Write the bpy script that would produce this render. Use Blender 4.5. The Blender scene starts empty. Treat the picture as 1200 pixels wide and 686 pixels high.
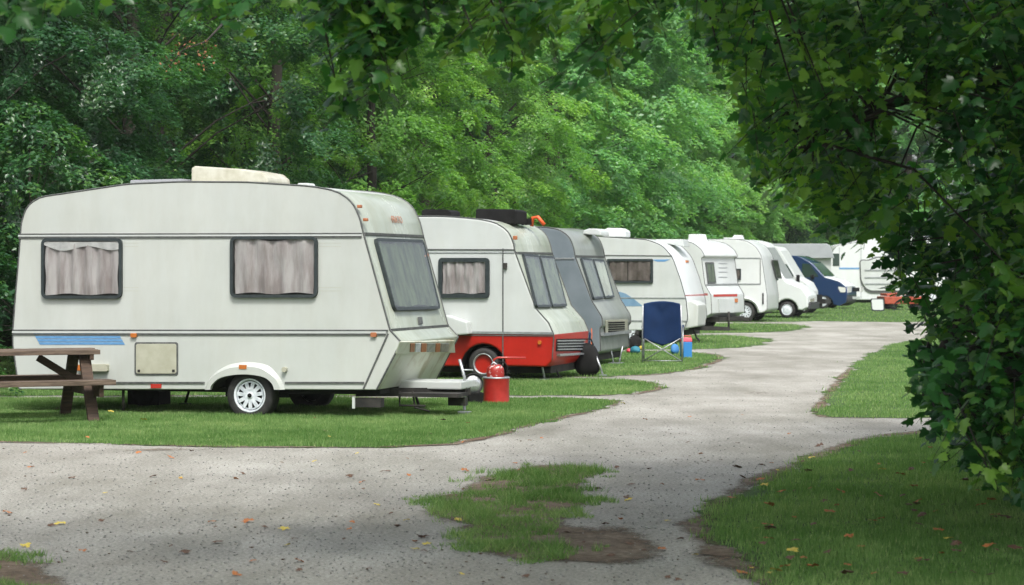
import bpy, bmesh, math, random
import numpy as np
from mathutils import Vector, Matrix
from mathutils.geometry import tessellate_polygon
R = math.radians
random.seed(7); rng = np.random.default_rng(7)
scene = bpy.context.scene
# ------------------------------------------------------------------ camera, world, sun, exposure
F = 2730.0      # focal length in photo pixels (1200 wide)
HY = 315.0      # horizon row in the photo
CH = 1.65       # eye height
cam_d = bpy.data.cameras.new('camera'); cam = bpy.data.objects.new('camera', cam_d)
scene.collection.objects.link(cam); scene.camera = cam
cam.location = (0, 0, CH); cam.rotation_euler = (R(90), 0, 0)
cam_d.sensor_width = 36; cam_d.lens = 36*F/1200; cam_d.shift_y = -(343-HY)/1200
cam_d.clip_start = 0.1; cam_d.clip_end = 2000
cam_d.dof.use_dof = True; cam_d.dof.focus_distance = 25; cam_d.dof.aperture_fstop = 5.6
SUN_EL, SUN_AZ = 56, 168      # azimuth clockwise from +Y: behind the camera, a little left
world = bpy.data.worlds.new('World'); scene.world = world; world.use_nodes = True
wn = world.node_tree.nodes; wl = world.node_tree.links
bg = wn['Background']; sky = wn.new('ShaderNodeTexSky'); sky.sky_type = 'NISHITA'; sky.sun_disc = False
sky.sun_elevation = R(SUN_EL); sky.sun_rotation = R(SUN_AZ); sky.dust_density = 4.0; sky.air_density = 1.0; sky.ozone_density = 1.0
hs = wn.new('ShaderNodeHueSaturation'); hs.inputs['Saturation'].default_value = 0.42
wl.new(sky.outputs[0], hs.inputs['Color']); wl.new(hs.outputs[0], bg.inputs['Color']); bg.inputs['Strength'].default_value = 0.15
sd = bpy.data.lights.new('sun', 'SUN'); sun = bpy.data.objects.new('sun', sd); scene.collection.objects.link(sun)
sd.energy = 1.6; sd.angle = R(10); sd.color = (1.0, 0.98, 0.92)
a, e = R(SUN_AZ), R(SUN_EL)
sdir = Vector((math.sin(a)*math.cos(e), math.cos(a)*math.cos(e), math.sin(e)))
sun.rotation_euler = sdir.to_track_quat('Z', 'Y').to_euler(); sun.location = (0, 0, 30)
scene.view_settings.view_transform = 'Standard'; scene.view_settings.look = 'None'
scene.view_settings.exposure = 0.88; scene.view_settings.gamma = 1
scene.render.engine = 'CYCLES'
scene.cycles.max_bounces = 6; scene.cycles.diffuse_bounces = 3; scene.cycles.glossy_bounces = 3
scene.cycles.transmission_bounces = 4; scene.cycles.transparent_max_bounces = 8
scene.cycles.use_denoising = True
scene.cycles.caustics_reflective = False; scene.cycles.caustics_refractive = False

# ------------------------------------------------------------------ helpers
def link(o): scene.collection.objects.link(o); return o
def tag(o, label=None, cat=None, group=None, kind=None):
    if label: o['label'] = label
    if cat: o['category'] = cat
    if group: o['group'] = group
    if kind: o['kind'] = kind
    return o
def empty(name, loc, rz=0):
    o = bpy.data.objects.new(name, None); o.location = loc; o.rotation_euler = (0, 0, rz)
    o.empty_display_size = .2
    return link(o)
def G(px, py, z=0.0):
    Y = (CH-z)*F/(py-HY); return Vector(((px-600)*Y/F, Y, z))
def P(px, py, Y): return Vector(((px-600)*Y/F, Y, CH-(py-HY)*Y/F))

def principled(name, col, rough=.5, metal=0, spec=.5, coat=0):
    m = bpy.data.materials.new(name); m.use_nodes = True
    b = m.node_tree.nodes['Principled BSDF']
    b.inputs['Base Color'].default_value = (*col, 1); b.inputs['Roughness'].default_value = rough
    b.inputs['Metallic'].default_value = metal; b.inputs['Specular IOR Level'].default_value = spec
    b.inputs['Coat Weight'].default_value = coat
    return m
def noisy(name, c1, c2, scale=4, rough=.5, metal=0, bump=0, bscale=60, lo=.35, hi=.65, spec=.5, coat=0, stretch=(1,1,1), detail=6, rvar=.0, streak=0):
    """Principled with a two-colour noise (object coordinates) and an optional bump."""
    m = principled(name, c1, rough, metal, spec, coat); nt = m.node_tree; N = nt.nodes; L = nt.links; b = N['Principled BSDF']
    tc = N.new('ShaderNodeTexCoord'); mp = N.new('ShaderNodeMapping'); mp.inputs['Scale'].default_value = stretch
    L.new(tc.outputs['Object'], mp.inputs['Vector'])
    n = N.new('ShaderNodeTexNoise'); n.inputs['Scale'].default_value = scale; n.inputs['Detail'].default_value = detail
    n.inputs['Roughness'].default_value = .62
    L.new(mp.outputs[0], n.inputs['Vector'])
    cr = N.new('ShaderNodeValToRGB'); cr.color_ramp.elements[0].position = lo; cr.color_ramp.elements[1].position = hi
    cr.color_ramp.elements[0].color = (*c1, 1); cr.color_ramp.elements[1].color = (*c2, 1)
    L.new(n.outputs['Fac'], cr.inputs[0]); L.new(cr.outputs[0], b.inputs['Base Color'])
    if rvar:
        mr = N.new('ShaderNodeMapRange'); mr.inputs['To Min'].default_value = rough-rvar; mr.inputs['To Max'].default_value = rough+rvar
        L.new(n.outputs['Fac'], mr.inputs['Value']); L.new(mr.outputs[0], b.inputs['Roughness'])
    if streak:
        m2 = N.new('ShaderNodeMapping'); m2.inputs['Scale'].default_value = (2.2, 2.2, .5); L.new(tc.outputs['Object'], m2.inputs['Vector'])
        n4 = N.new('ShaderNodeTexNoise'); n4.inputs['Scale'].default_value = 1.6; n4.inputs['Detail'].default_value = 7; n4.inputs['Roughness'].default_value = .7; L.new(m2.outputs[0], n4.inputs['Vector'])
        r4 = N.new('ShaderNodeValToRGB'); r4.color_ramp.elements[0].position = .30; r4.color_ramp.elements[1].position = .58
        r4.color_ramp.elements[0].color = (1-streak*.8, 1-streak, 1-streak*1.35, 1); r4.color_ramp.elements[1].color = (1, 1, 1, 1); L.new(n4.outputs['Fac'], r4.inputs[0])
        x4 = N.new('ShaderNodeMix'); x4.data_type = 'RGBA'; x4.blend_type = 'MULTIPLY'; x4.inputs[0].default_value = 1
        L.new(cr.outputs[0], x4.inputs[6]); L.new(r4.outputs[0], x4.inputs[7]); L.new(x4.outputs[2], b.inputs['Base Color'])
    if bump:
        n2 = N.new('ShaderNodeTexNoise'); n2.inputs['Scale'].default_value = bscale; n2.inputs['Detail'].default_value = 4
        L.new(mp.outputs[0], n2.inputs['Vector'])
        bp = N.new('ShaderNodeBump'); bp.inputs['Strength'].default_value = bump; bp.inputs['Distance'].default_value = .01
        L.new(n2.outputs['Fac'], bp.inputs['Height']); L.new(bp.outputs[0], b.inputs['Normal'])
    return m
def leaf_mat(name, c1, c2, c3, trans=.35, rough=.45, spec=.35):
    m = bpy.data.materials.new(name); m.use_nodes = True; nt = m.node_tree; N = nt.nodes; L = nt.links
    b = N['Principled BSDF']; b.inputs['Roughness'].default_value = rough; b.inputs['Specular IOR Level'].default_value = spec
    at = N.new('ShaderNodeAttribute'); at.attribute_name = 'tint'
    cr = N.new('ShaderNodeValToRGB'); cr.color_ramp.elements[0].color = (*c1, 1); cr.color_ramp.elements[1].color = (*c3, 1)
    e_ = cr.color_ramp.elements.new(.5); e_.color = (*c2, 1)
    oi = N.new('ShaderNodeObjectInfo'); ad = N.new('ShaderNodeMath'); ad.operation = 'MULTIPLY_ADD'
    ad.inputs[1].default_value = .22; L.new(oi.outputs['Random'], ad.inputs[0]); L.new(at.outputs['Fac'], ad.inputs[2])
    sb = N.new('ShaderNodeMath'); sb.operation = 'SUBTRACT'; sb.inputs[1].default_value = .11
    L.new(ad.outputs[0], sb.inputs[0]); L.new(sb.outputs[0], cr.inputs[0])
    L.new(cr.outputs[0], b.inputs['Base Color'])
    tr = N.new('ShaderNodeBsdfTranslucent'); mx = N.new('ShaderNodeMixShader'); mx.inputs[0].default_value = trans
    g = N.new('ShaderNodeMix'); g.data_type = 'RGBA'; g.blend_type = 'MULTIPLY'; g.inputs[0].default_value = 1
    g.inputs[7].default_value = (1.7, 1.9, .75, 1); L.new(cr.outputs[0], g.inputs[6]); L.new(g.outputs[2], tr.inputs['Color'])
    L.new(b.outputs[0], mx.inputs[1]); L.new(tr.outputs[0], mx.inputs[2]); L.new(mx.outputs[0], N['Material Output'].inputs['Surface'])
    return m
def glass_mat(name, tint=(.8, .85, .82), alpha=.75, rough=.04, ior=1.55):
    m = bpy.data.materials.new(name); m.use_nodes = True; nt = m.node_tree; N = nt.nodes; L = nt.links
    N.remove(N['Principled BSDF'])
    t = N.new('ShaderNodeBsdfTransparent'); t.inputs[0].default_value = (*tint, 1)
    g = N.new('ShaderNodeBsdfGlossy'); g.inputs['Roughness'].default_value = rough
    lw = N.new('ShaderNodeLayerWeight'); lw.inputs['Blend'].default_value = .5      # same reflectance from both sides of the sheet
    pw = N.new('ShaderNodeMath'); pw.operation = 'POWER'; pw.inputs[1].default_value = 4.0; L.new(lw.outputs['Facing'], pw.inputs[0])
    fr = N.new('ShaderNodeMath'); fr.operation = 'MULTIPLY_ADD'; fr.inputs[1].default_value = .9; fr.inputs[2].default_value = .06 if ior > 1.5 else .05; L.new(pw.outputs[0], fr.inputs[0])
    mx = N.new('ShaderNodeMixShader'); L.new(fr.outputs[0], mx.inputs[0]); L.new(t.outputs[0], mx.inputs[1]); L.new(g.outputs[0], mx.inputs[2])
    L.new(mx.outputs[0], N['Material Output'].inputs['Surface'])
    return m

class MB:
    """collects faces, builds ONE mesh object"""
    def __init__(s): s.v = []; s.f = []; s.sm = []
    def add(s, vs, fs, smooth=False):
        o = len(s.v); s.v += [tuple(x) for x in vs]; s.f += [tuple(i+o for i in f) for f in fs]; s.sm += [smooth]*len(fs); return s
    def box(s, c, d, rot=None, taper=1.0):
        hx, hy, hz = d[0]/2, d[1]/2, d[2]/2
        vs = []
        for z in (-hz, hz):
            k = taper if z > 0 else 1
            for x, y in ((-hx, -hy), (hx, -hy), (hx, hy), (-hx, hy)): vs.append(Vector((x*k, y*k, z)))
        if rot is not None: vs = [rot @ v for v in vs]
        vs = [v+Vector(c) for v in vs]
        return s.add(vs, [(3,2,1,0), (4,5,6,7), (0,1,5,4), (1,2,6,5), (2,3,7,6), (3,0,4,7)])
    def beam(s, p, q, w, h, up=(0,0,1)):
        p, q = Vector(p), Vector(q); d = q-p; L = d.length; d.normalize(); u = Vector(up)
        x = d.cross(u)
        if x.length < 1e-4: x = d.cross(Vector((1,0,0)))
        x.normalize(); z = x.cross(d)
        rot = Matrix((x, d, z)).transposed()
        return s.box((p+q)/2, (w, L, h), rot)
    def tube(s, pts, rad, n=8, cap=True, closed=False):
        pts = [Vector(p) for p in pts]; m = len(pts); rad = rad if hasattr(rad, '__len__') else [rad]*m
        vs = []; prev = None
        for i, p in enumerate(pts):
            if closed: t = pts[(i+1) % m]-pts[i-1]
            else: t = pts[min(i+1, m-1)]-pts[max(i-1, 0)]
            if t.length < 1e-9: t = Vector((0,0,1))
            t.normalize()
            if prev is None:
                a_ = Vector((0,0,1)) if abs(t.z) < .9 else Vector((1,0,0)); x = t.cross(a_).normalized()
            else:
                x = prev-t*prev.dot(t); x = x.normalized() if x.length > 1e-6 else t.orthogonal().normalized()
            prev = x; y = t.cross(x)
            for k in range(n):
                an = 2*math.pi*k/n; vs.append(p+(x*math.cos(an)+y*math.sin(an))*rad[i])
        fs = []
        for i in range(m if closed else m-1):
            j = (i+1) % m
            for k in range(n): fs.append((i*n+k, i*n+(k+1) % n, j*n+(k+1) % n, j*n+k))
        s.add(vs, fs, True)
        if cap and not closed:
            o = len(s.v)-len(vs); s.f.append(tuple(o+k for k in range(n))[::-1]); s.f.append(tuple(o+(m-1)*n+k for k in range(n))); s.sm += [False, False]
        return s
    def lathe(s, prof, c, axis='z', n=28, smooth=True):
        vs = []; c = Vector(c)
        for r, h in prof:
            for k in range(n):
                an = 2*math.pi*k/n; x, y = r*math.cos(an), r*math.sin(an)
                vs.append(c+(Vector((x, y, h)) if axis == 'z' else Vector((x, h, y)) if axis == 'y' else Vector((h, x, y))))
        fs = []
        for i in range(len(prof)-1):
            for k in range(n): fs.append((i*n+k, i*n+(k+1) % n, (i+1)*n+(k+1) % n, (i+1)*n+k))
        return s.add(vs, fs, smooth)
    def plate(s, poly, off):
        """3-D polygon extruded by vector off"""
        poly = [Vector(p) for p in poly]; n = len(poly); off = Vector(off)
        vs = poly+[p+off for p in poly]
        return s.add(vs, [tuple(range(n))[::-1], tuple(range(n, 2*n))]+[(i, (i+1) % n, n+(i+1) % n, n+i) for i in range(n)])
    def ring(s, outer, inner, off):
        o = [Vector(p) for p in outer]; i_ = [Vector(p) for p in inner]; n = len(o); off = Vector(off)
        vs = o+i_+[p+off for p in o]+[p+off for p in i_]
        fs = []
        for k in range(n):
            j = (k+1) % n
            fs += [(2*n+k, 2*n+j, 3*n+j, 3*n+k), (k, j, 2*n+j, 2*n+k), (n+k, 3*n+k, 3*n+j, n+j), (k, n+k, n+j, j)]
        return s.add(vs, fs)
    def build(s, name, mat, parent=None, bevel=0):
        me = bpy.data.meshes.new(name); me.from_pydata(s.v, [], s.f); me.materials.append(mat)
        bm = bmesh.new(); bm.from_mesh(me); bmesh.ops.recalc_face_normals(bm, faces=bm.faces)
        for f, k in zip(bm.faces, s.sm): f.smooth = k
        if bevel:
            bmesh.ops.remove_doubles(bm, verts=bm.verts, dist=1e-5)
            es = [ed for ed in bm.edges if len(ed.link_faces) == 2 and ed.calc_face_angle(0) > .6]
            bmesh.ops.bevel(bm, geom=es, offset=bevel, segments=2, affect='EDGES', profile=.6, clamp_overlap=True)
        bm.to_mesh(me); bm.free()
        o = bpy.data.objects.new(name, me); link(o)
        if parent: o.parent = parent
        return o
def fast_mesh(name, verts, faces, mat, tint=None, smooth=False, parent=None, linkit=True):
    """verts (N,3), faces (M,k) -> one object, quickly"""
    me = bpy.data.meshes.new(name); k = faces.shape[1]
    me.vertices.add(len(verts)); me.vertices.foreach_set('co', verts.astype(np.float32).ravel())
    me.loops.add(faces.size); me.loops.foreach_set('vertex_index', faces.astype(np.int32).ravel())
    me.polygons.add(len(faces)); me.polygons.foreach_set('loop_start', np.arange(0, faces.size, k, dtype=np.int32))
    me.polygons.foreach_set('loop_total', np.full(len(faces), k, dtype=np.int32))
    if smooth: me.polygons.foreach_set('use_smooth', np.ones(len(faces), dtype=bool))
    if tint is not None:
        at = me.attributes.new('tint', 'FLOAT', 'POINT'); at.data.foreach_set('value', tint.astype(np.float32))
    me.materials.append(mat); me.update(calc_edges=True)
    if not linkit: return me
    o = bpy.data.objects.new(name, me); link(o)
    if parent: o.parent = parent
    return o
def round_poly(pts, seg=R(14)):
    """[(x,y,r)] -> filleted 2-D outline"""
    out = []; n = len(pts)
    for i in range(n):
        x, y, r = pts[i]; p = Vector((x, y)); a_ = Vector(pts[i-1][:2]); b_ = Vector(pts[(i+1) % n][:2])
        if r <= 0: out.append(p); continue
        u = (a_-p); v = (b_-p); lu, lv = u.length, v.length; u.normalize(); v.normalize()
        an = math.acos(max(-1, min(1, u.dot(v)))); turn = math.pi-an
        if turn < .03: out.append(p); continue
        t = min(r/math.tan(an/2), lu*.49, lv*.49); rr = t*math.tan(an/2)
        c = p+(u+v).normalized()*(rr/math.sin(an/2)); s = p+u*t-c; k = max(2, int(turn/seg)+1)
        sg = 1 if (s.x*(p+v*t-c).y-s.y*(p+v*t-c).x) > 0 else -1
        for j in range(k+1):
            q = sg*turn*j/k; out.append(Vector((c.x+s.x*math.cos(q)-s.y*math.sin(q), c.y+s.x*math.sin(q)+s.y*math.cos(q))))
    return out

# ------------------------------------------------------------------ materials
M = {}
M['cream'] = noisy('aged_cream_paint', (.45, .475, .45), (.51, .535, .51), 1.3, .38, rvar=.06, bump=.22, bscale=1.5, stretch=(1, 1, .6), streak=.07)
M['cream_front_shaded'] = noisy('shaded_weathered_white_front', (.31, .35, .28), (.42, .46, .39), 1.6, .26, rvar=.08, bump=.10, bscale=3, stretch=(1, 1, .35), detail=9, streak=.14)  # front ends darker and greener: shade put into the colour, plus grime streaks
M['stained'] = noisy('stained_cream_plastic', (.36, .31, .20), (.60, .62, .52), 4.0, .45, lo=.3, hi=.5, stretch=(1, 1, .5), detail=9, bump=.1, bscale=8)
M['white'] = noisy('white_gel_coat', (.48, .51, .50), (.55, .58, .57), 1.1, .34, rvar=.06, bump=.12, bscale=1.8, streak=.06)
M['bright'] = noisy('bright_white_paint', (.60, .63, .63), (.67, .70, .70), .8, .32, rvar=.05, bump=.10, bscale=1.8, streak=.05)
M['red'] = noisy('faded_red_paint', (.35, .008, .003), (.44, .012, .004), 2.5, .42, rvar=.08, streak=.22)
M['grey_side'] = noisy('blue_grey_paint', (.13, .16, .18), (.17, .20, .225), 2, .45, rvar=.06)
M['grey_front'] = noisy('dull_grey_plastic', (.17, .19, .175), (.25, .27, .25), 4, .5)
M['trim'] = noisy('dark_grey_rubber_trim', (.055, .06, .06), (.11, .115, .11), 20, .6)
M['alu'] = noisy('dull_aluminium', (.28, .30, .31), (.45, .47, .48), 15, .42, metal=.6)
M['galv'] = noisy('galvanised_steel', (.33, .35, .36), (.52, .54, .55), 25, .45, metal=.8)
M['rubber'] = noisy('black_tyre_rubber', (.012, .012, .012), (.035, .034, .032), 12, .8)
M['frame'] = noisy('black_window_rubber', (.014, .022, .024), (.03, .04, .042), 18, .5)
M['black'] = noisy('matt_black', (.006, .006, .006), (.012, .012, .012), 8, .8, spec=.2)
M['under'] = noisy('grimy_chassis', (.01, .01, .009), (.035, .032, .028), 6, .85)
M['rim'] = noisy('dirty_white_wheel_paint', (.42, .46, .50), (.72, .76, .80), 18, .45, lo=.3, hi=.6)
M['glass'] = glass_mat('window_glass', (.95, .96, .96))
M['glass_green'] = glass_mat('tinted_window_glass', (.80, .88, .76), ior=1.38)
M['screen'] = principled('dark_vehicle_glass', (.03, .055, .045), .08, spec=.8)
M['dull_front'] = noisy('dull_green_grey_front', (.17, .19, .17), (.26, .285, .255), 1.8, .3, stretch=(1, 1, .35), streak=.12)
M['curtain'] = noisy('pinkish_grey_curtain', (.25, .215, .21), (.42, .395, .39), 2.2, .9, stretch=(3, 3, .5), lo=.4, hi=.6)
M['curtain_green'] = noisy('grey_green_curtain', (.022, .034, .018), (.105, .125, .08), 2.4, .8, stretch=(3, 3, .5), lo=.4, hi=.6)
M['valance'] = noisy('white_net_valance', (.38, .38, .375), (.52, .52, .51), 9, .9)
M['curtain_brown'] = noisy('brown_grey_blind', (.07, .055, .045), (.17, .14, .13), 3.0, .85)
M['blue'] = noisy('faded_blue_stripe', (.08, .22, .44), (.14, .33, .58), 14, .5, stretch=(1, 1, 6))
M['blue_grey'] = noisy('grey_blue_decal', (.13, .24, .36), (.18, .30, .42), 5, .5)
M['amber'] = principled('amber_lens', (.46, .13, .015), .3, coat=.5)
M['rust_lens'] = noisy('weathered_orange_lens', (.32, .10, .04), (.45, .18, .08), 30, .4)
M['redlens'] = principled('red_lens', (.42, .03, .02), .25, coat=.5)
M['hatch'] = noisy('yellowed_hatch_plastic', (.36, .355, .27), (.44, .44, .35), 6, .5)
M['yellowed'] = noisy('yellowed_roof_plastic', (.38, .36, .27), (.54, .53, .45), 5, .5, detail=8)
M['panel'] = principled('pale_grey_roof_panel', (.30, .31, .33), .4)
M['wood'] = noisy('weathered_brown_wood', (.024, .014, .008), (.085, .049, .029), 5, .75, bump=.4, bscale=30, stretch=(.6, 6, 6), detail=9)
M['wood_top'] = noisy('worn_table_top_wood', (.060, .040, .027), (.165, .12, .088), 5, .75, bump=.4, bscale=30, stretch=(.6, 6, 6), detail=9)
M['canister'] = noisy('red_enamel', (.30, .016, .012), (.42, .028, .022), 9, .38, rvar=.08)
M['canister_worn'] = noisy('chipped_red_enamel', (.32, .02, .014), (.62, .56, .54), 22, .4, lo=.56, hi=.62)
M['navy'] = noisy('navy_canvas', (.009, .026, .080), (.012, .034, .105), 2, .85, spec=.15, bump=.2, bscale=5)
M['cool_blue'] = principled('cooler_blue_plastic', (.03, .20, .50), .4)
M['cool_red'] = principled('cooler_red_plastic', (.60, .05, .09), .4)
M['yellow'] = principled('yellow_plastic', (.42, .32, .03), .6)
M['lime'] = principled('lime_plastic', (.35, .5, .05), .4)
M['teal'] = principled('teal_fabric', (.02, .16, .22), .7)
M['lightblue'] = principled('light_blue_fabric', (.04, .18, .42), .7)
M['orange'] = principled('orange_plastic', (.65, .10, .02), .45)
M['car_blue'] = principled('dark_blue_car_paint', (.012, .035, .11), .28, spec=.6, coat=1)
M['bumper'] = noisy('grey_black_bumper', (.03, .032, .035), (.05, .05, .055), 9, .55)
M['headlight'] = principled('headlamp_lens', (.75, .75, .72), .12, spec=.8, coat=1)
M['awning_grey'] = noisy('grey_awning_fabric', (.30, .32, .34), (.36, .38, .40), 2, .8)
M['blind'] = noisy('silver_windscreen_blind', (.20, .22, .21), (.27, .29, .28), 4, .4)
M['orange_red'] = noisy('sun_bleached_red_paint', (.33, .05, .025), (.46, .10, .055), 6, .6)
M['bark'] = noisy('dark_bark', (.018, .015, .011), (.045, .037, .028), 7, .9, bump=1.0, bscale=14, stretch=(1, 1, .25))
M['silver'] = noisy('crumpled_silver_foil', (.45, .47, .48), (.7, .72, .74), 14, .35, metal=.7, bump=.8, bscale=25)
M['rope'] = principled('orange_rope', (.60, .12, .03), .7)

# leaves: left shade and far haze of the wood put into its greens
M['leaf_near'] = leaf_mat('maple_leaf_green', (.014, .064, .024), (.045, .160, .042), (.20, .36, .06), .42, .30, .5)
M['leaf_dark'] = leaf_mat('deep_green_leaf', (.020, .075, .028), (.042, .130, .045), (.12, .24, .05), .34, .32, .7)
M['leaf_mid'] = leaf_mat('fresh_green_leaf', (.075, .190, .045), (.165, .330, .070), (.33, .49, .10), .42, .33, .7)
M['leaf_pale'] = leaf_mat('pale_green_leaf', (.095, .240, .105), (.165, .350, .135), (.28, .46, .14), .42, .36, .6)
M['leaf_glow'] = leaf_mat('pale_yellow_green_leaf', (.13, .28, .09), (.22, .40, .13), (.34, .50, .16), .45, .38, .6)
M['grass'] = leaf_mat('grass_blade', (.075, .165, .040), (.170, .285, .100), (.35, .42, .20), .32, .7, .12)

# ------------------------------------------------------------------ ground
def ground_mat(name, ca, cb, cc, s1, s2, speck=0, bump=.5, bscale=90, spread=.15, ruts=False):
    m = bpy.data.materials.new(name); m.use_nodes = True; nt = m.node_tree; N = nt.nodes; L = nt.links; b = N['Principled BSDF']
    b.inputs['Roughness'].default_value = .92; b.inputs['Specular IOR Level'].default_value = .2
    tc = N.new('ShaderNodeTexCoord')
    def noise(s, d=8, r=.62):
        n = N.new('ShaderNodeTexNoise'); n.inputs['Scale'].default_value = s; n.inputs['Detail'].default_value = d; n.inputs['Roughness'].default_value = r
        L.new(tc.outputs['Object'], n.inputs['Vector']); return n
    n1 = noise(s1); n2 = noise(s2, 4, .7)
    cr = N.new('ShaderNodeValToRGB'); cr.color_ramp.elements[0].position = .5-spread; cr.color_ramp.elements[1].position = .5+spread
    cr.color_ramp.elements[0].color = (*ca, 1); cr.color_ramp.elements[1].color = (*cb, 1); L.new(n1.outputs['Fac'], cr.inputs[0])
    cr2 = N.new('ShaderNodeValToRGB'); cr2.color_ramp.elements[0].position = .40; cr2.color_ramp.elements[1].position = .62
    cr2.color_ramp.elements[0].color = (.62, .62, .62, 1); cr2.color_ramp.elements[1].color = (1.12, 1.12, 1.12, 1); L.new(n2.outputs['Fac'], cr2.inputs[0])
    mu = N.new('ShaderNodeMix'); mu.data_type = 'RGBA'; mu.blend_type = 'MULTIPLY'; mu.inputs[0].default_value = 1
    L.new(cr.outputs[0], mu.inputs[6]); L.new(cr2.outputs[0], mu.inputs[7]); col = mu.outputs[2]
    if speck:
        v = N.new('ShaderNodeTexVoronoi'); v.inputs['Scale'].default_value = speck; L.new(tc.outputs['Object'], v.inputs['Vector'])
        sc = N.new('ShaderNodeValToRGB'); sc.color_ramp.elements[0].position = .10; sc.color_ramp.elements[1].position = .22
        sc.color_ramp.elements[0].color = (1, 1, 1, 1); sc.color_ramp.elements[1].color = (0, 0, 0, 1); L.new(v.outputs['Distance'], sc.inputs[0])
        rs = N.new('ShaderNodeMath'); rs.operation = 'GREATER_THAN'; rs.inputs[1].default_value = .84
        sx = N.new('ShaderNodeSeparateColor'); L.new(v.outputs['Color'], sx.inputs[0]); L.new(sx.outputs[0], rs.inputs[0])
        mm = N.new('ShaderNodeMath'); mm.operation = 'MULTIPLY'; L.new(rs.outputs[0], mm.inputs[0]); L.new(sc.outputs[0], mm.inputs[1])
        mk = N.new('ShaderNodeMix'); mk.data_type = 'RGBA'; L.new(mm.outputs[0], mk.inputs[0]); L.new(col, mk.inputs[6]); mk.inputs[7].default_value = (*cc, 1)
        col = mk.outputs[2]
    if ruts:
        mp = N.new('ShaderNodeMapping'); mp.inputs['Scale'].default_value = (.9, .28, 1); mp.inputs['Rotation'].default_value = (0, 0, R(-9)); L.new(tc.outputs['Object'], mp.inputs['Vector'])
        nr_ = N.new('ShaderNodeTexNoise'); nr_.inputs['Scale'].default_value = 1.0; nr_.inputs['Detail'].default_value = 6; nr_.inputs['Roughness'].default_value = .65; L.new(mp.outputs[0], nr_.inputs['Vector'])
        rr_ = N.new('ShaderNodeValToRGB'); rr_.color_ramp.elements[0].position = .34; rr_.color_ramp.elements[1].position = .66; rr_.color_ramp.elements[0].color = (.74, .73, .68, 1); rr_.color_ramp.elements[1].color = (1.22, 1.20, 1.18, 1)
        L.new(nr_.outputs['Fac'], rr_.inputs[0]); mr_ = N.new('ShaderNodeMix'); mr_.data_type = 'RGBA'; mr_.blend_type = 'MULTIPLY'; mr_.inputs[0].default_value = 1; L.new(col, mr_.inputs[6]); L.new(rr_.outputs[0], mr_.inputs[7]); col = mr_.outputs[2]
    L.new(col, b.inputs['Base Color'])
    n3 = noise(bscale, 5, .7); bp = N.new('ShaderNodeBump'); bp.inputs['Strength'].default_value = bump; bp.inputs['Distance'].default_value = .02
    L.new(n3.outputs['Fac'], bp.inputs['Height']); L.new(bp.outputs[0], b.inputs['Normal'])
    return m
M['soil'] = ground_mat('forest_floor', (.035, .040, .018), (.06, .065, .03), (.02, .015, .01), .6, 9)
M['gravel'] = ground_mat('pale_compacted_gravel', (.295, .288, .26), (.415, .41, .38), (.17, .145, .12), .35, 40, speck=0, bump=.3, bscale=110, ruts=True)
M['turf'] = ground_mat('turf_soil', (.055, .11, .028), (.10, .17, .05), (.05, .04, .02), 1.1, 14)
M['dirt'] = ground_mat('brown_leaf_dirt', (.125, .085, .055), (.25, .20, .15), (.06, .035, .02), 1.6, 18, speck=22)

def noise1(x, seed=0):
    return (math.sin(x*1.3+seed)*.6+math.sin(x*3.1+seed*2.1)*.5+math.sin(x*7.7+seed*3.7)*.35+math.sin(x*17+seed)*.25+math.sin(x*37+seed*5)*.15)
def ragged(poly, amp=.07, step=.12, seed=0):
    out = []; n = len(poly); acc = 0
    for i in range(n):
        a_, b_ = Vector(poly[i]), Vector(poly[(i+1) % n]); d = b_-a_; L = d.length; k = max(1, int(L/max(step, L/400)))
        nr = Vector((-d.y, d.x)).normalized()
        for j in range(k):
            p = a_+d*(j/k); acc += L/k; out.append(p+nr*amp*noise1(acc, seed))
    return out
def sheet(name, poly, z, mat, kind='structure'):
    pts = [Vector((p.x, p.y, 0)) for p in poly]
    tris = tessellate_polygon([pts])
    me = bpy.data.meshes.new(name); me.from_pydata([(p.x, p.y, 0) for p in pts], [], [t for t in tris]); me.materials.append(mat)
    bm = bmesh.new(); bm.from_mesh(me)
    for f in bm.faces:
        f.normal_update()
        if f.normal.z < 0: f.normal_flip()
    bm.to_mesh(me); bm.free()
    o = link(bpy.data.objects.new(name, me)); o.location.z = z; o['kind'] = kind
    return o
g2 = lambda px, py: G(px, py).xy
sheet('ground', [Vector((-500, -200)), Vector((500, -200)), Vector((500, 900)), Vector((-500, 900))], 0, M['soil'])
sheet('gravel_road', ragged([Vector((-14, -6)), Vector((16, -6)), Vector((34, 60)), Vector((34, 76)), Vector((18, 78)), Vector((3, 77)), Vector((-4, 60)), Vector((-14, 24))], .1), .004, M['gravel'])
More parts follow.
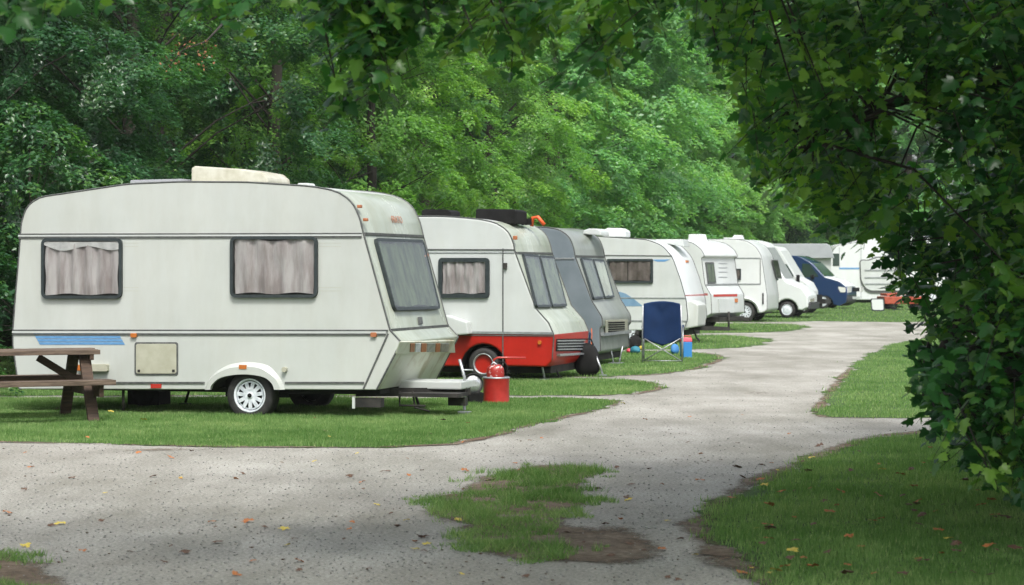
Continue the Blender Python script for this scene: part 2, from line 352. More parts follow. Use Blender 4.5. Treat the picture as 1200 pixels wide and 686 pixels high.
LAWNS = {
 'lawn_near_first_pitch': [(-700,519),(0,519),(130,522),(300,525),(440,525.5),(530,522),(580,512),(625,497),(690,484),(718,478),(722,471),(690,468),(600,467.5),(300,467),(-1000,467)],
 'lawn_second_pitch': [(-1000,464.6),(600,464.6),(700,464.4),(745,463),(772,457),(768,451),(740,446),(700,444.5),(600,444),(-1000,444)],
 'lawn_third_pitch': [(-1000,442.3),(705,442.3),(770,440),(810,434),(842,424),(843,417),(815,413),(790,412.3),(-1000,412.3)],
 'lawn_fourth_pitch': [(-1000,410.2),(800,410.2),(850,409.5),(890,405),(908,400),(890,396),(850,393.3),(-800,393.3)],
 'lawn_fifth_pitch': [(-800,391.6),(810,391.6),(900,390),(940,387),(948,383),(930,380.3),(870,379.4),(-600,379.4)],
 'lawn_far': [(-500,378),(880,378),(960,377),(1050,378),(1120,377),(1600,376),(1600,341),(200,341)],
 'lawn_right': [(965,490),(955,485),(965,470),(985,445),(1010,420),(1050,402),(1095,396),(1900,392),(1900,487),(1200,488),(1080,490),(1010,491)],
 'lawn_right_front': [(1090,507),(1700,500),(3000,640),(3200,1200),(1150,1200),(930,720),(905,690),(850,655),(822,630),(815,615),(835,598),(870,572),(940,542),(1020,513)],
}
lawn_polys = []
for i, (k, pts) in enumerate(LAWNS.items()):
    raw = [g2(*p) for p in pts]
    near = i in (0, 6, 7)
    rg = ragged(raw, .10 if near else .15, .06, i*1.3)
    sheet(k, rg, .008, M['turf']); lawn_polys.append((k, rg))
ISL = [(488,600),(505,578),(530,580),(560,556),(620,545),(700,547),(715,556),(682,568),(702,590),(672,612),(720,628),(775,640),(780,656),(720,664),(600,660),(560,650),(520,640),(530,618),(500,615)]
isl = [g2(*p) for p in ISL]
BLP = [(-160,630),(30,650),(75,664),(92,690),(60,740),(-300,760)]
blp = [g2(*p) for p in BLP]
def inside(poly, x, y):
    xs = np.array([p.x for p in poly]); ys = np.array([p.y for p in poly]); r = np.zeros(len(x), bool); j = len(xs)-1
    for i in range(len(xs)):
        c = ((ys[i] > y) != (ys[j] > y)) & (x < (xs[j]-xs[i])*(y-ys[i])/(ys[j]-ys[i]+1e-12)+xs[i]); r ^= c; j = i
    return r
def vnoise(x, y, s, seed=0):
    """cheap smooth 2-D value noise"""
    r = np.random.default_rng(seed).random((64, 64)); x = x*s; y = y*s
    xi = np.floor(x).astype(int); yi = np.floor(y).astype(int); fx = x-xi; fy = y-yi; fx = fx*fx*(3-2*fx); fy = fy*fy*(3-2*fy)
    g = lambda a_, b_: r[a_ % 64, b_ % 64]
    return (g(xi, yi)*(1-fx)+g(xi+1, yi)*fx)*(1-fy)+(g(xi, yi+1)*(1-fx)+g(xi+1, yi+1)*fx)*fy
def fnoise(x, y, s, seed=0):
    a_ = vnoise(.8*x+.6*y, -.6*x+.8*y, s, seed); b_ = vnoise(.5*x-.866*y, .866*x+.5*y, s*2.3, seed+50); c_ = vnoise(.9*x+.436*y, -.436*x+.9*y, s*5.1, seed+90)
    return a_*.5+b_*.3+c_*.2
def sdist(poly, x, y):
    """signed distance to a polygon, positive inside"""
    d = np.full(len(x), 1e9); n = len(poly)
    for i in range(n):
        ax_, ay_ = poly[i].x, poly[i].y; bx_, by_ = poly[(i+1) % n].x-ax_, poly[(i+1) % n].y-ay_
        t = np.clip(((x-ax_)*bx_+(y-ay_)*by_)/(bx_*bx_+by_*by_+1e-9), 0, 1); d = np.minimum(d, (x-ax_-t*bx_)**2+(y-ay_-t*by_)**2)
    return np.where(inside(poly, x, y), 1, -1)*np.sqrt(d)
def blades(x, y, h, w, base=.008, lean=.5, tintb=0):
    n = len(x); an = rng.uniform(0, 2*np.pi, n); la = rng.uniform(0, 2*np.pi, n); ln = rng.uniform(0, lean, n)*h
    v = np.zeros((n, 3, 3)); dx = np.cos(an)*w/2; dy = np.sin(an)*w/2
    v[:, 0] = np.stack([x-dx, y-dy, np.full(n, base)], 1); v[:, 1] = np.stack([x+dx, y+dy, np.full(n, base)], 1)
    v[:, 2] = np.stack([x+np.cos(la)*ln, y+np.sin(la)*ln, base+h*rng.uniform(.6, 1.0, n)], 1)
    t = np.clip(.38+tintb+.75*(fnoise(x, y, .9, 5)-.5)+.45*(fnoise(x, y, 4.5, 9)-.5)+rng.normal(0, .17, n), 0, 1)
    t = np.where(rng.random(n) < .03, 1, t)
    return v.reshape(-1, 3), np.arange(n*3).reshape(n, 3), np.repeat(t, 3)
def scatter(poly, n, ylo, yhi, xl=None, xr=None):
    xs = [p.x for p in poly]; lo, hi = min(xs), max(xs)
    y = rng.uniform(ylo, yhi, n)
    x = rng.uniform(np.maximum(lo, -(.235*y)-1), np.minimum(hi, .235*y+1))
    k = inside(poly, x, y); return x[k], y[k]
V_, F_, T_ = [], [], []; off = 0
def push(v, f, t):
    global off
    V_.append(v); F_.append(f+off); T_.append(t); off += len(v)
dens = {0: (260000, .042, .008), 1: (90000, .045, .011), 2: (80000, .045, .014), 3: (40000, .05, .018), 4: (25000, .05, .024), 5: (70000, .055, .032), 6: (130000, .045, .009), 7: (240000, .05, .0065)}
for i, (k, poly) in enumerate(lawn_polys):
    n, h, w = dens[i]; ys = [p.y for p in poly]
    # a slightly larger ragged copy lets the blades spill over the turf edge
    x, y = scatter(poly, n, min(ys), min(max(ys), 125))
    jt = np.where(rng.random(len(x)) < .18, .15, .04); x = x+rng.normal(0, 1, len(x))*jt; y = y+rng.normal(0, 1, len(y))*jt
    sdd = sdist(ragged([g2(*p) for p in LAWNS[k]], .14, .35, i*2.1), x, y); kk = rng.random(len(x)) < np.clip(.25+sdd*3.2+(fnoise(x, y, 3, 44)-.5)*1.8, .03, 1); x, y = x[kk], y[kk]
    hh = h*(.55+.75*vnoise(x, y, 2.2, 3))*(1+.5*(vnoise(x, y, 9, 8) > .8))
    push(*blades(x, y, hh, w))
x = rng.uniform(-1.3, 1.3, 130000); y = rng.uniform(12.4, 21, 130000); sd_i = sdist(isl, x, y); pxs = 600+F*x/y; pys = HY+F*CH/y
bare = .42*np.clip((pxs-640+120*(fnoise(x, y, 3.5, 27)-.5))/70, 0, 1)*np.clip((pys-596)/25, 0, 1)+.12*np.clip((pys-630)/20, 0, 1)
c = fnoise(x, y, 3.0, 21)*1.15-.03+np.where(sd_i < 0, np.clip(sd_i, -.4, 0)*1.5, np.minimum(sd_i, .30)*.55)-bare*.8
keep = (c > .52) & (rng.random(len(x)) < np.clip((c-.50)*6, 0, .8))
x, y, c = x[keep], y[keep], c[keep]; tuft = fnoise(x, y, 6, 24)
push(*blades(x, y, np.where(tuft > .55, .085, .035)*np.clip(.6+(c-.5)*2, .6, 1.2), .006, lean=1.0, tintb=-.02))
x = rng.uniform(-4, -1.6, 40000); y = rng.uniform(11.2, 15.5, 40000); c = fnoise(x, y, 2.6, 31)+np.clip(sdist(blp, x, y), -.4, .3)*.8; keep = (c > .60) & (rng.random(len(x)) < np.clip((c-.58)*9, 0, 1))
x, y = x[keep], y[keep]; push(*blades(x, y, np.full(len(x), .05), .006, lean=1.0))
tag(fast_mesh('grass', np.concatenate(V_), np.concatenate(F_), M['grass'], np.concatenate(T_)), 'short green grass growing over the pitches and verges', 'grass', kind='stuff')

# brown dirt and moss worn into the gravel: one thin sheet whose cover is measured from the verges
gx_, gy_ = np.meshgrid(np.arange(-5.2, 5.6, .07), np.concatenate([np.arange(11.0, 24, .07), np.arange(24, 60, .16)]), indexing='xy'); sh_ = gx_.shape
fx_, fy_ = gx_.ravel(), gy_.ravel()
cov = np.clip((sdist(isl, fx_, fy_)+.10)/.5, 0, .75); cov = np.maximum(cov, np.clip((sdist(blp, fx_, fy_)+.15)/.5, 0, .8))
for k in ('lawn_near_first_pitch', 'lawn_right', 'lawn_right_front', 'lawn_second_pitch', 'lawn_third_pitch'):
    raw = [g2(*p) for p in LAWNS[k]]; dd = -sdist(raw, fx_, fy_); cov = np.maximum(cov, np.clip(.55-np.abs(dd)/(.45 if k == 'lawn_right_front' else .28), 0, .5))
for px_, py_, sx_, sy_, a_ in ((720, 640, .28, .9, .75), (640, 620, .3, 1.0, .4), (880, 462, .35, .9, .38), (150, 528, 1.2, .3, .3), (520, 590, .2, .5, .35), (990, 500, .5, .4, .3), (860, 660, .25, .8, .45)):
    c0 = g2(px_, py_); cov = np.maximum(cov, a_*np.exp(-((fx_-c0.x)/sx_)**2-((fy_-c0.y)/sy_)**2))
cov += (fnoise(fx_, fy_, 1.6, 61)-.5)*.7*np.minimum(1, cov*3)
idx = np.arange(len(fx_)).reshape(sh_); qf = np.stack([idx[:-1, :-1].ravel(), idx[:-1, 1:].ravel(), idx[1:, 1:].ravel(), idx[1:, :-1].ravel()], 1)
qf = qf[(cov[qf].max(1) > .02)]
nt = M['dirt'].node_tree; N = nt.nodes; L = nt.links; bs = N['Principled BSDF']; at = N.new('ShaderNodeAttribute'); at.attribute_name = 'tint'
tc = N.new('ShaderNodeTexCoord'); nn = N.new('ShaderNodeTexNoise'); nn.inputs['Scale'].default_value = 22; nn.inputs['Detail'].default_value = 8; nn.inputs['Roughness'].default_value = .75; L.new(tc.outputs['Object'], nn.inputs['Vector'])
ad = N.new('ShaderNodeMath'); ad.operation = 'ADD'; L.new(at.outputs['Fac'], ad.inputs[0]); L.new(nn.outputs['Fac'], ad.inputs[1])
mr = N.new('ShaderNodeMapRange'); mr.inputs['From Min'].default_value = .80; mr.inputs['From Max'].default_value = 1.02; L.new(ad.outputs[0], mr.inputs['Value'])
tp = N.new('ShaderNodeBsdfTransparent'); mx = N.new('ShaderNodeMixShader'); L.new(mr.outputs[0], mx.inputs[0]); L.new(tp.outputs[0], mx.inputs[1]); L.new(bs.outputs[0], mx.inputs[2]); L.new(mx.outputs[0], N['Material Output'].inputs['Surface'])
dp = fast_mesh('dirt_patches', np.stack([fx_, fy_, np.full(len(fx_), .0115)], 1), qf, M['dirt'], cov); dp['kind'] = 'structure'

# loose stones and crumbs on the gravel
def pebbles(name, n, mat, smin, smax, ylo, yhi, label, flat=.6, polyset=None):
    y = 1/rng.uniform(1/yhi, 1/ylo, n)
    x = rng.uniform(-.23*y, .23*y)
    k = np.ones(n, bool)
    for nm, pl in lawn_polys: k &= ~inside(pl, x, y)
    if 'crumb' in name: k &= rng.random(n) < np.clip((fnoise(x, y, .8, 71)-.46)*6, .02, 1)
    x, y = x[k], y[k]; n = len(x); s = smin+(smax-smin)*rng.random(n)**3
    base = np.array([(1,0,0),(0,1,0),(-1,0,0),(0,-1,0),(0,0,1),(0,0,-1)], float); fc = np.array([(0,1,4),(1,2,4),(2,3,4),(3,0,4),(1,0,5),(2,1,5),(3,2,5),(0,3,5)])
    v = base[None]*rng.uniform(.6, 1.3, (n, 6, 1)); an = rng.uniform(0, 6.28, n); ca, sa = np.cos(an)[:, None], np.sin(an)[:, None]
    v = np.stack([v[..., 0]*ca-v[..., 1]*sa, v[..., 0]*sa+v[..., 1]*ca, v[..., 2]*flat], -1)*s[:, None, None]/2
    v[..., 0] += x[:, None]; v[..., 1] += y[:, None]; v[..., 2] += .006+s[:, None]*.12
    f = fc[None]+(np.arange(n)*6)[:, None, None]
    return tag(fast_mesh(name, v.reshape(-1, 3), f.reshape(-1, 3), mat), label, name.replace('_', ' '), kind='stuff')
M['stone'] = noisy('grey_stone_chips', (.22, .215, .20), (.36, .36, .34), 3, .9)
M['crumb'] = noisy('brown_leaf_crumbs', (.035, .02, .012), (.12, .06, .03), 2, .9)
pebbles('stone_chips', 26000, M['stone'], .005, .022, 11.5, 60, 'pale grey stone chips strewn over the gravel road')
pebbles('leaf_crumbs', 2600, M['crumb'], .006, .03, 11.5, 40, 'tiny brown leaf crumbs and twigs on the gravel', flat=.3)

# ------------------------------------------------------------------ caravans
class Van:
    def __init__(s, name, label, cat, wpx, gy, theta, W, group='caravans and campers parked in a row on the grass pitches'):
        s.th = R(theta); s.W = W; s.c, s.s = math.cos(s.th), math.sin(s.th)
        g = G(wpx, gy); s.X0, s.Y0 = g.x, g.y
        s.root = empty(name, (g.x, g.y, .008), -s.th); tag(s.root, label, cat, group)
    def uz(s, px, py, y=0):
        X0 = s.X0+y*s.s; Y0 = s.Y0+y*s.c; t = (px-600)/F; u = (t*Y0-X0)/(s.c+t*s.s); Y = Y0-u*s.s
        return u, CH-(py-HY)*Y/F
    def L(s, px, py, y=0): u, z = s.uz(px, py, y); return Vector((u, y, z))
    def on(s, px, py, A, B):
        """point where the sight line meets the front panel through profile points A (upper), B (lower)"""
        d = Vector(((px-600)/F, 1, -(py-HY)/F)); dl = Vector((d.x*s.c-d.y*s.s, d.x*s.s+d.y*s.c, d.z))
        o = Vector((-s.X0, -s.Y0, CH)); ol = Vector((o.x*s.c-o.y*s.s, o.x*s.s+o.y*s.c, o.z))
        n = s.nrm(A, B); p0 = Vector((A[0], 0, A[1])); t = n.dot(p0-ol)/n.dot(dl); return ol+dl*t
    def nrm(s, A, B):
        du, dz = B[0]-A[0], B[1]-A[1]; return Vector((-dz, 0, du)).normalized()
def arch(V, px, py, r, n=9):
    """wheel-arch points front to back (r in px)"""
    return [V.uz(px+r*math.cos(math.pi*k/n), py-r*math.sin(math.pi*k/n)) for k in range(n+1)]
def body(V, prof, mats, paint=None, bevel=.035, zc=(), uc=(), name='body', y0=0, W=None):
    """prof: 2-D outline (u,z), rear-bottom -> roof -> front-bottom"""
    W = V.W if W is None else W
    bm = bmesh.new(); n = len(prof)
    a_ = [bm.verts.new((p[0], y0, p[1])) for p in prof]; b_ = [bm.verts.new((p[0], y0+W, p[1])) for p in prof]
    fa = bm.faces.new(a_); fb = bm.faces.new(b_[::-1])
    for i in range(n): bm.faces.new((a_[i], b_[i], b_[(i+1) % n], a_[(i+1) % n]))
    bmesh.ops.recalc_face_normals(bm, faces=bm.faces)
    if bevel:
        es = list(fa.edges)+list(fb.edges)
        bmesh.ops.bevel(bm, geom=es, offset=bevel, segments=3, affect='EDGES', profile=.5, clamp_overlap=True)
    for z in zc: bmesh.ops.bisect_plane(bm, geom=bm.verts[:]+bm.edges[:]+bm.faces[:], plane_co=(0, 0, z), plane_no=(0, 0, 1))
    for u in uc: bmesh.ops.bisect_plane(bm, geom=bm.verts[:]+bm.edges[:]+bm.faces[:], plane_co=(u, 0, 0), plane_no=(1, 0, 0))
    for f in bm.faces:
        f.normal_update(); f.smooth = abs(f.normal.y) < .999 and f.calc_area() < 40
        if paint: f.material_index = paint(f.calc_center_median(), f.normal)
    for ed in bm.edges: ed.smooth = ed.calc_face_angle(0) < R(32)
    me = bpy.data.meshes.new(name); bm.to_mesh(me); bm.free()
    for m in mats: me.materials.append(m)
    o = link(bpy.data.objects.new(name, me)); o.parent = V.root; return o
def window(V, corners, nrm, mat_cur, fw=.034, r=.07, thick=.042, split=0, seed=0, glass='glass', sag=.6, frame='frame', name='window', valance=False):
    """corners bl, br, tr, tl as local 3-D points; frame ring > pane, curtain"""
    bl, br, tr, tl = [Vector(c) for c in corners]; nrm = Vector(nrm).normalized()
    ax = ((br-bl)+(tr-tl)).normalized(); ay = nrm.cross(ax).normalized()
    if ay.dot(tl-bl) < 0: ay = -ay
    o = bl; to2 = lambda p: ((p-o).dot(ax), (p-o).dot(ay)); to3 = lambda q, h=0: o+ax*q[0]+ay*q[1]+nrm*h
    q = [to2(c) for c in (bl, br, tr, tl)]; cx = sum(p[0] for p in q)/4; cy = sum(p[1] for p in q)/4
    def inset(d, rr):
        out = []
        for i in range(4):
            p = Vector(q[i]); a_ = (Vector(q[i-1])-p).normalized(); b_ = (Vector(q[(i+1) % 4])-p).normalized(); sn = abs(a_.x*b_.y-a_.y*b_.x)
            pp = p+(a_+b_)*(d/sn); out.append((pp.x, pp.y, rr))
        return out
    def samp(pts, n=48):
        rp = round_poly(pts, R(16)); L = [0]
        for i in range(len(rp)): L.append(L[-1]+(rp[(i+1) % len(rp)]-rp[i]).length)
        return rp
    outer = round_poly(inset(0, r), R(16)); inner = round_poly(inset(fw, max(.005, r-fw)), R(16))
    if len(outer) != len(inner): inner = round_poly([(a_, b_, r*.6) for a_, b_, _ in inset(fw, 1)], R(16))
    m = MB()
    if len(outer) == len(inner): m.ring([to3(p) for p in outer], [to3(p) for p in inner], nrm*thick)
    fr = m.build(name, M[frame], V.root, 0)
    pp_ = [to3(p, thick*.92) for p in inner]; m = MB(); m.add(pp_, [tuple(range(len(pp_)))]); pn = m.build('pane', M[glass], fr)
    if pn.data.polygons[0].normal.dot(nrm) < 0: pn.data.flip_normals()
    # curtain grid
    ins = inset(fw*.9, 0); A, B, C, D = [Vector(p[:2]) for p in ins]; nu, nv = 46, 26; vs = []; rr = random.Random(seed); ph = [rr.uniform(0, 6) for _ in range(6)]
    fq = rr.uniform(4, 6)
    for j in range(nv+1):
        v = j/nv
        for i in range(nu+1):
            u = i/nu; p = (A*(1-u)+B*u)*(1-v)+(D*(1-u)+C*u)*v
            e_ = .009*math.sin(v*9+ph[0])+.022*(1-v)*math.sin(v*4+ph[1])**2; u2 = (u-.5)*(1-2*abs(e_)-.02)+.5; v2 = v*(1-.035-.02*math.sin(u*7+ph[4]))+.03+.015*math.sin(u*11+ph[5])
            p = (A*(1-u2)+B*u2)*(1-v2)+(D*(1-u2)+C*u2)*v2
            h = .75*math.sin(u*fq*6.28+ph[1]+.9*math.sin(v*2.2+ph[2]))+.35*math.sin(u*fq*13.1+ph[3]-v*1.3)+.45*sag*math.sin(v*9+math.sin(u*5+ph[4])*1.8+ph[5])*(.4+.6*math.sin(u*3.1))
            hh = .018+.0155*max(-1, min(1, h)); vs.append(to3(p, hh))
    fs = [(j*(nu+1)+i, j*(nu+1)+i+1, (j+1)*(nu+1)+i+1, (j+1)*(nu+1)+i) for j in range(nv) for i in range(nu)]
    if split: fs = [f for f in fs if not (split-.012 < ((f[0] % (nu+1))+.5)/nu < split+.012)]
    m = MB(); m.add(vs, fs, True); m.build('curtain', mat_cur, fr)
    if valance:
        vs = []
        for j in range(5):
            for i in range(41):
                u = i/40; dp_ = .10+.05*math.sin(u*9+ph[0])+.03*math.sin(u*4+ph[1]); v = 1-.02-dp_*j/4; p = (A*(1-u)+B*u)*(1-v)+(D*(1-u)+C*u)*v; vs.append(to3(p,   .034+.003*math.sin(u*40)*j/4))
        m = MB(); m.add(vs, [(j*41+i, j*41+i+1, (j+1)*41+i+1, (j+1)*41+i) for j in range(4) for i in range(40)], True); m.build('valance', M['valance'], fr)
    # backing behind the curtain
    m = MB(); m.plate([to3(p, .0004) for p in inner], nrm*.0012); m.build('lining', M['black'], fr)
    return fr
def sidewin(V, x0, y0, x1, y1, cur='curtain', **k):
    c = [V.L(x0, y1), V.L(x1, y1), V.L(x1, y0), V.L(x0, y0)]
    return window(V, c, (0, -1, 0), M[cur], **k)
def frontwin(V, px4, A, B, cur='curtain_green', **k):
    return window(V, [V.on(x, y, A, B) for x, y in px4], V.nrm(A, B), M[cur], **k)
def wheel(V, u, y, r, style='spoke', side=-1, w=.17, sink=0):
    """y = outer face; side -1 faces the camera"""
    s = side; wh = MB(); zc_ = r-sink; R_ = r

    wh.lathe([(r*.60, 0), (r*.66, s*.012), (r*.90, s*.014), (r*.975, -s*.012), (r, -s*.04), (r, -s*(w-.03)), (r*.95, -s*w), (r*.6, -s*w)], (u, y, zc_), 'y', 36)
    t = wh.build('wheel', M['rubber'], V.root)
    m = MB(); m.lathe([(r*.68, -s*.0), (r*.66, s*.014), (r*.60, s*.010), (r*.58, -s*.035), (r*.56, -s*.06)], (u, y, zc_), 'y', 36)
    if style == 'spoke':
        m.lathe([(r*.56, -s*.012), (r*.50, -s*.004)], (u, y, zc_), 'y', 36)
        for k in range(11):
            an = 2*math.pi*(k+.3)/11; d = Vector((math.cos(an), 0, math.sin(an))); c = Vector((u, y-s*.008, zc_)); t_ = Vector((-d.z, 0, d.x))
            p = [c+d*r*.20-t_*r*.07, c+d*r*.55-t_*r*.075, c+d*r*.55+t_*r*.075, c+d*r*.20+t_*r*.07]; m.plate([q for q in p], (0, s*.012, 0))
        m.lathe([(.001, s*.012), (r*.10, s*.012), (r*.12, 0), (r*.16, 0), (r*.30, s*.004), (r*.30, -s*.01)], (u, y, zc_), 'y', 24)
    elif style == 'disc':
        m.lathe([(r*.58, -s*.01), (r*.45, s*.008), (r*.2, s*.012), (.001, s*.012)], (u, y, zc_), 'y', 30)
    rim = m.build('rim', M['rim'] if style != 'red' else M['galv'], t)
    m = MB(); m.lathe([(r*.62, -s*.035), (.001, -s*.035)], (u, y, zc_), 'y', 30, False); m.build('brake_drum', M['red'] if style == 'red' else M['black'], t)
    if style == 'spoke':
        m = MB(); m.lathe([(.001, s*.022), (r*.08, s*.02), (r*.10, 0)], (u, y, zc_), 'y', 16); m.build('hub_cap', M['black'], t)
    return t
def strip(V, pts, w, d, mat, name, y=0.0, parent=None):
    """raised trim ribbon on the side face through (px,py) points"""
    P3 = [V.L(x, yy) for x, yy in pts] if not isinstance(pts[0], Vector) else pts; m = MB()
    for a_, b_ in zip(P3[:-1], P3[1:]):
        a2, b2 = a_.copy(), b_.copy(); a2.y = b2.y = y-d/2+.001; m.beam(a2, b2, d, w, (0, 0, 1) if abs((b2-a2).normalized().z) < .9 else (1, 0, 0))
    return m.build(name, mat, parent or V.root)
def edge_trim(V, prof, i0, i1, mat, r=.012, name='edge_trim'):
    m = MB()
    for y in (.004, V.W-.004): m.tube([(p[0], y, p[1]) for p in prof[i0:i1]], r, 6)
    return m.build(name, mat, V.root)
def cross_bar(V, uzp, mat, w=.02, name='seam_trim', y0=.02, y1=None, d=.02):
    m = MB(); y1 = V.W-.02 if y1 is None else y1; m.box((uzp[0], (y0+y1)/2, uzp[1]), (d, y1-y0, w)); return m.build(name, mat, V.root)
def plate_on(V, pxs, A, B, mat, name, h=.012, parent=None):
    n = V.nrm(A, B); m = MB(); m.plate([V.on(x, y, A, B)+n*.001 for x, y in pxs], n*h); return m.build(name, mat, parent or V.root, .003)
def side_plate(V, pxs, mat, name, h=.012, r=0, parent=None, y=0, bevel=.003):
    if r: q = round_poly([(*V.uz(x, yy, y), r) for x, yy in pxs])
    else: q = [Vector(V.uz(x, yy, y)) for x, yy in pxs]
    m = MB(); m.plate([Vector((p[0], y-.001, p[1])) for p in q], (0, -h, 0)); return m.build(name, mat, parent or V.root, bevel)
def chassis(V, u0, u1, zt, drop=.12):
    m = MB(); m.box(((u0+u1)/2, V.W/2, zt-drop/2+.01), (u1-u0, V.W-.5, drop))
    m.box(((u0+u1)/2, .28, zt-.02), (u1-u0, .06, min(.08, drop))); m.box(((u0+u1)/2, V.W-.28, zt-.02), (u1-u0, .06, min(.08, drop)))
    m.tube([(0, .15, .24), (0, V.W-.15, .24)], .035, 8)
    return m.build('chassis', M['under'], V.root)
def housing(V, u, r, z0, z1):
    m = MB(); m.box((u, V.W/2, (z0+z1)/2), (r*2.3, V.W-.5, z1-z0)); return m.build('wheel_housing', M['black'], V.root)
def steady(V, u, y, zt, lean=0, mat='galv'):
    m = MB(); m.tube([(u, y, zt), (u+lean, y, .03)], .016, 6); m.box((u+lean, y, .012), (.12, .09, .02)); return m.build('corner_steady', M[mat], V.root)
def dome(V, pts_px, y0, y1, mat, name, bevel=.03):
    """roof box whose near outline is given in photo pixels at depth y0"""
    q = [Vector(V.uz(x, yy, y0)) for x, yy in pts_px]; m = MB(); m.plate([Vector((p[0], y0, p[1])) for p in q], (0, y1-y0, 0)); return m.build(name, mat, V.root, bevel)

# ---- caravan 1: the big cream one in front
V = Van('touring_caravan', 'large cream caravan nearest the camera with faded blue stripes and white spoked wheel', 'caravan', 291, 489, 16, 2.1)
out = [(22,457,.03),(15,405,.05),(15,388,.1),(18,350,.3),(23,290,.3),(25,262,.35),(31,243,.25),(46,232,.35),(100,224,2),(150,216.5,2),(210,214,3),(290,214.5,3),(370,219.5,2),(398,226,.5),(414,239,.35),(422,258,.3),(426,275,.1),(457,388,.02),(470,402,.03),(441,458,.01)]
prof1 = round_poly([(*V.uz(x, y), r) for x, y, r in out])
nb = len(prof1)
ar = [(323,457.5),(320,450),(311,443),(296,440),(283,439.7),(270,441),(258,444.5),(250,452),(248,457.5)]
full = prof1+[Vector(V.uz(*p)) for p in ar]
A1, B1 = V.uz(426, 275), V.uz(457, 388); A2, B2 = V.uz(470, 402), V.uz(441, 458)
zdrip, zbelt = V.uz(425, 277)[1], V.uz(457, 390)[1]
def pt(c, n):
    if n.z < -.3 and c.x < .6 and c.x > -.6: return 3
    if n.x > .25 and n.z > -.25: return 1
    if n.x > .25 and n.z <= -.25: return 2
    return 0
body(V, full, [M['cream'], M['cream_front_shaded'], M['stained'], M['under']], pt, .03, zc=(zdrip,))
edge_trim(V, prof1, 0, nb-4, M['trim'], .011)
strip(V, [(22,279.5),(424,278.5)], .022, .012, M['trim'], 'drip_rail'); strip(V, [(22,277.4),(424,276.6)], .018, .016, M['white'], 'drip_rail'); strip(V, [(22,275.4),(424,274.6)], .012, .018, M['trim'], 'drip_rail')
strip(V, [(15,388.0),(455,388.3)], .016, .014, M['trim'], 'belt_rail'); strip(V, [(15,390.2),(453,390.6)], .022, .017, M['white'], 'belt_rail'); strip(V, [(15,392.8),(452,393.3)], .016, .012, M['trim'], 'belt_rail')
strip(V, [(60,449.6),(240,449.6)], .022, .012, M['trim'], 'sill_rail'); strip(V, [(334,449.6),(427,449.6)], .022, .012, M['trim'], 'sill_rail')
strip(V, [(455,392),(426,457)], .018, .012, M['trim'], 'locker_seam')
for yy in (394,):
    pass
cross_bar(V, (A1[0]+.006, A1[1]), M['trim'], .03); cross_bar(V, (B1[0]+.006, B1[1]), M['trim'], .03)
sidewin(V, 50, 280, 144, 351, seed=2, valance=True); sidewin(V, 271, 278, 373, 350, seed=5)
frontwin(V, [(460,366),(513,364),(493,283),(437,281)], A1, B1, seed=8, glass='glass_green')
# arch flare
o_ = [(240,457.6),(244,447),(253,437),(270,428),(292,425.5),(313,429),(326,441),(331,449),(334,457.6)]; i_ = [(248,457.6),(250,452),(258,444.5),(270,441),(283,439.7),(296,440),(311,443),(320,450),(323,457.6)]
def smooth_px(pts, k=4):
    out = []; n = len(pts); P_ = [Vector(p) for p in pts]
    for i in range(n-1):
        a0, a1, a2, a3 = P_[max(i-1, 0)], P_[i], P_[i+1], P_[min(i+2, n-1)]
        for j in range(k):
            t = j/k; q = .5*((2*a1)+(a2-a0)*t+(2*a0-5*a1+4*a2-a3)*t*t+(3*a1-a0-3*a2+a3)*t**3); out.append((q.x, q.y))
    return out+[tuple(P_[-1])]
o_ = smooth_px(o_); i_ = smooth_px(i_)
m = MB(); ou = [Vector((V.uz(*p)[0], -.001, V.uz(*p)[1])) for p in o_]; iu = [Vector((V.uz(*p)[0], -.001, V.uz(*p)[1])) for p in i_]
for k in range(len(o_)-1):
    q = [ou[k], ou[k+1], iu[k+1], iu[k]]; e_ = Vector((0, -.045, 0)); o2, o3 = ou[k]+(iu[k]-ou[k])*.35+e_, ou[k+1]+(iu[k+1]-ou[k+1])*.35+e_
    m.add([ou[k], ou[k+1], o3, o2], [(0,1,2,3)], True); m.add([o2, o3, iu[k+1]+e_, iu[k]+e_], [(0,1,2,3)], True); m.add([iu[k]+e_, iu[k+1]+e_, iu[k+1], iu[k]], [(0,1,2,3)], True)
fl = m.build('wheel_arch', M['cream'], V.root)
m = MB(); p = V.L(286.5, 430.8); m.box((p.x, -.047, p.z), (.09, .014, .045)); m.build('side_marker', M['amber'], fl)
side_plate(V, [(177,451),(189.5,451),(189.5,456),(177,456)], M['redlens'], 'reflector', .012)
side_plate(V, [(154,391.5),(161,391.5),(161,396.5),(154,396.5)], M['amber'], 'marker_lamp', .03, r=.015)
side_plate(V, [(435,390.5),(442,390.5),(442,396),(435,396)], M['rust_lens'], 'marker_lamp', .03, r=.015)
h = side_plate(V, [(158,402),(209,402),(209,440.5),(158,440.5)], M['trim'], 'access_hatch', .010, r=.03)
side_plate(V, [(160,404),(207.2,404),(207.2,438.8),(160,438.8)], M['hatch'], 'hatch_lid', .016, r=.025, parent=h)
for x in (163.5, 204): side_plate(V, [(x-1.5,434),(x+1.5,434),(x+1.5,437),(x-1.5,437)], M['under'], 'lock', .022, parent=h)
side_plate(V, [(332,431),(337,431),(337,437),(332,437)], M['hatch'], 'water_inlet', .05, r=.02)
b = side_plate(V, [(93,427.5),(128,427.5),(128,436),(93,436)], M['hatch'], 'tail_lamp_strip', .06, r=.012); side_plate(V, [(93,428.5),(100,428.5),(100,435),(93,435)], M['amber'], 'lens', .066, parent=b)
m = MB()   # blue flash: four parallel bands
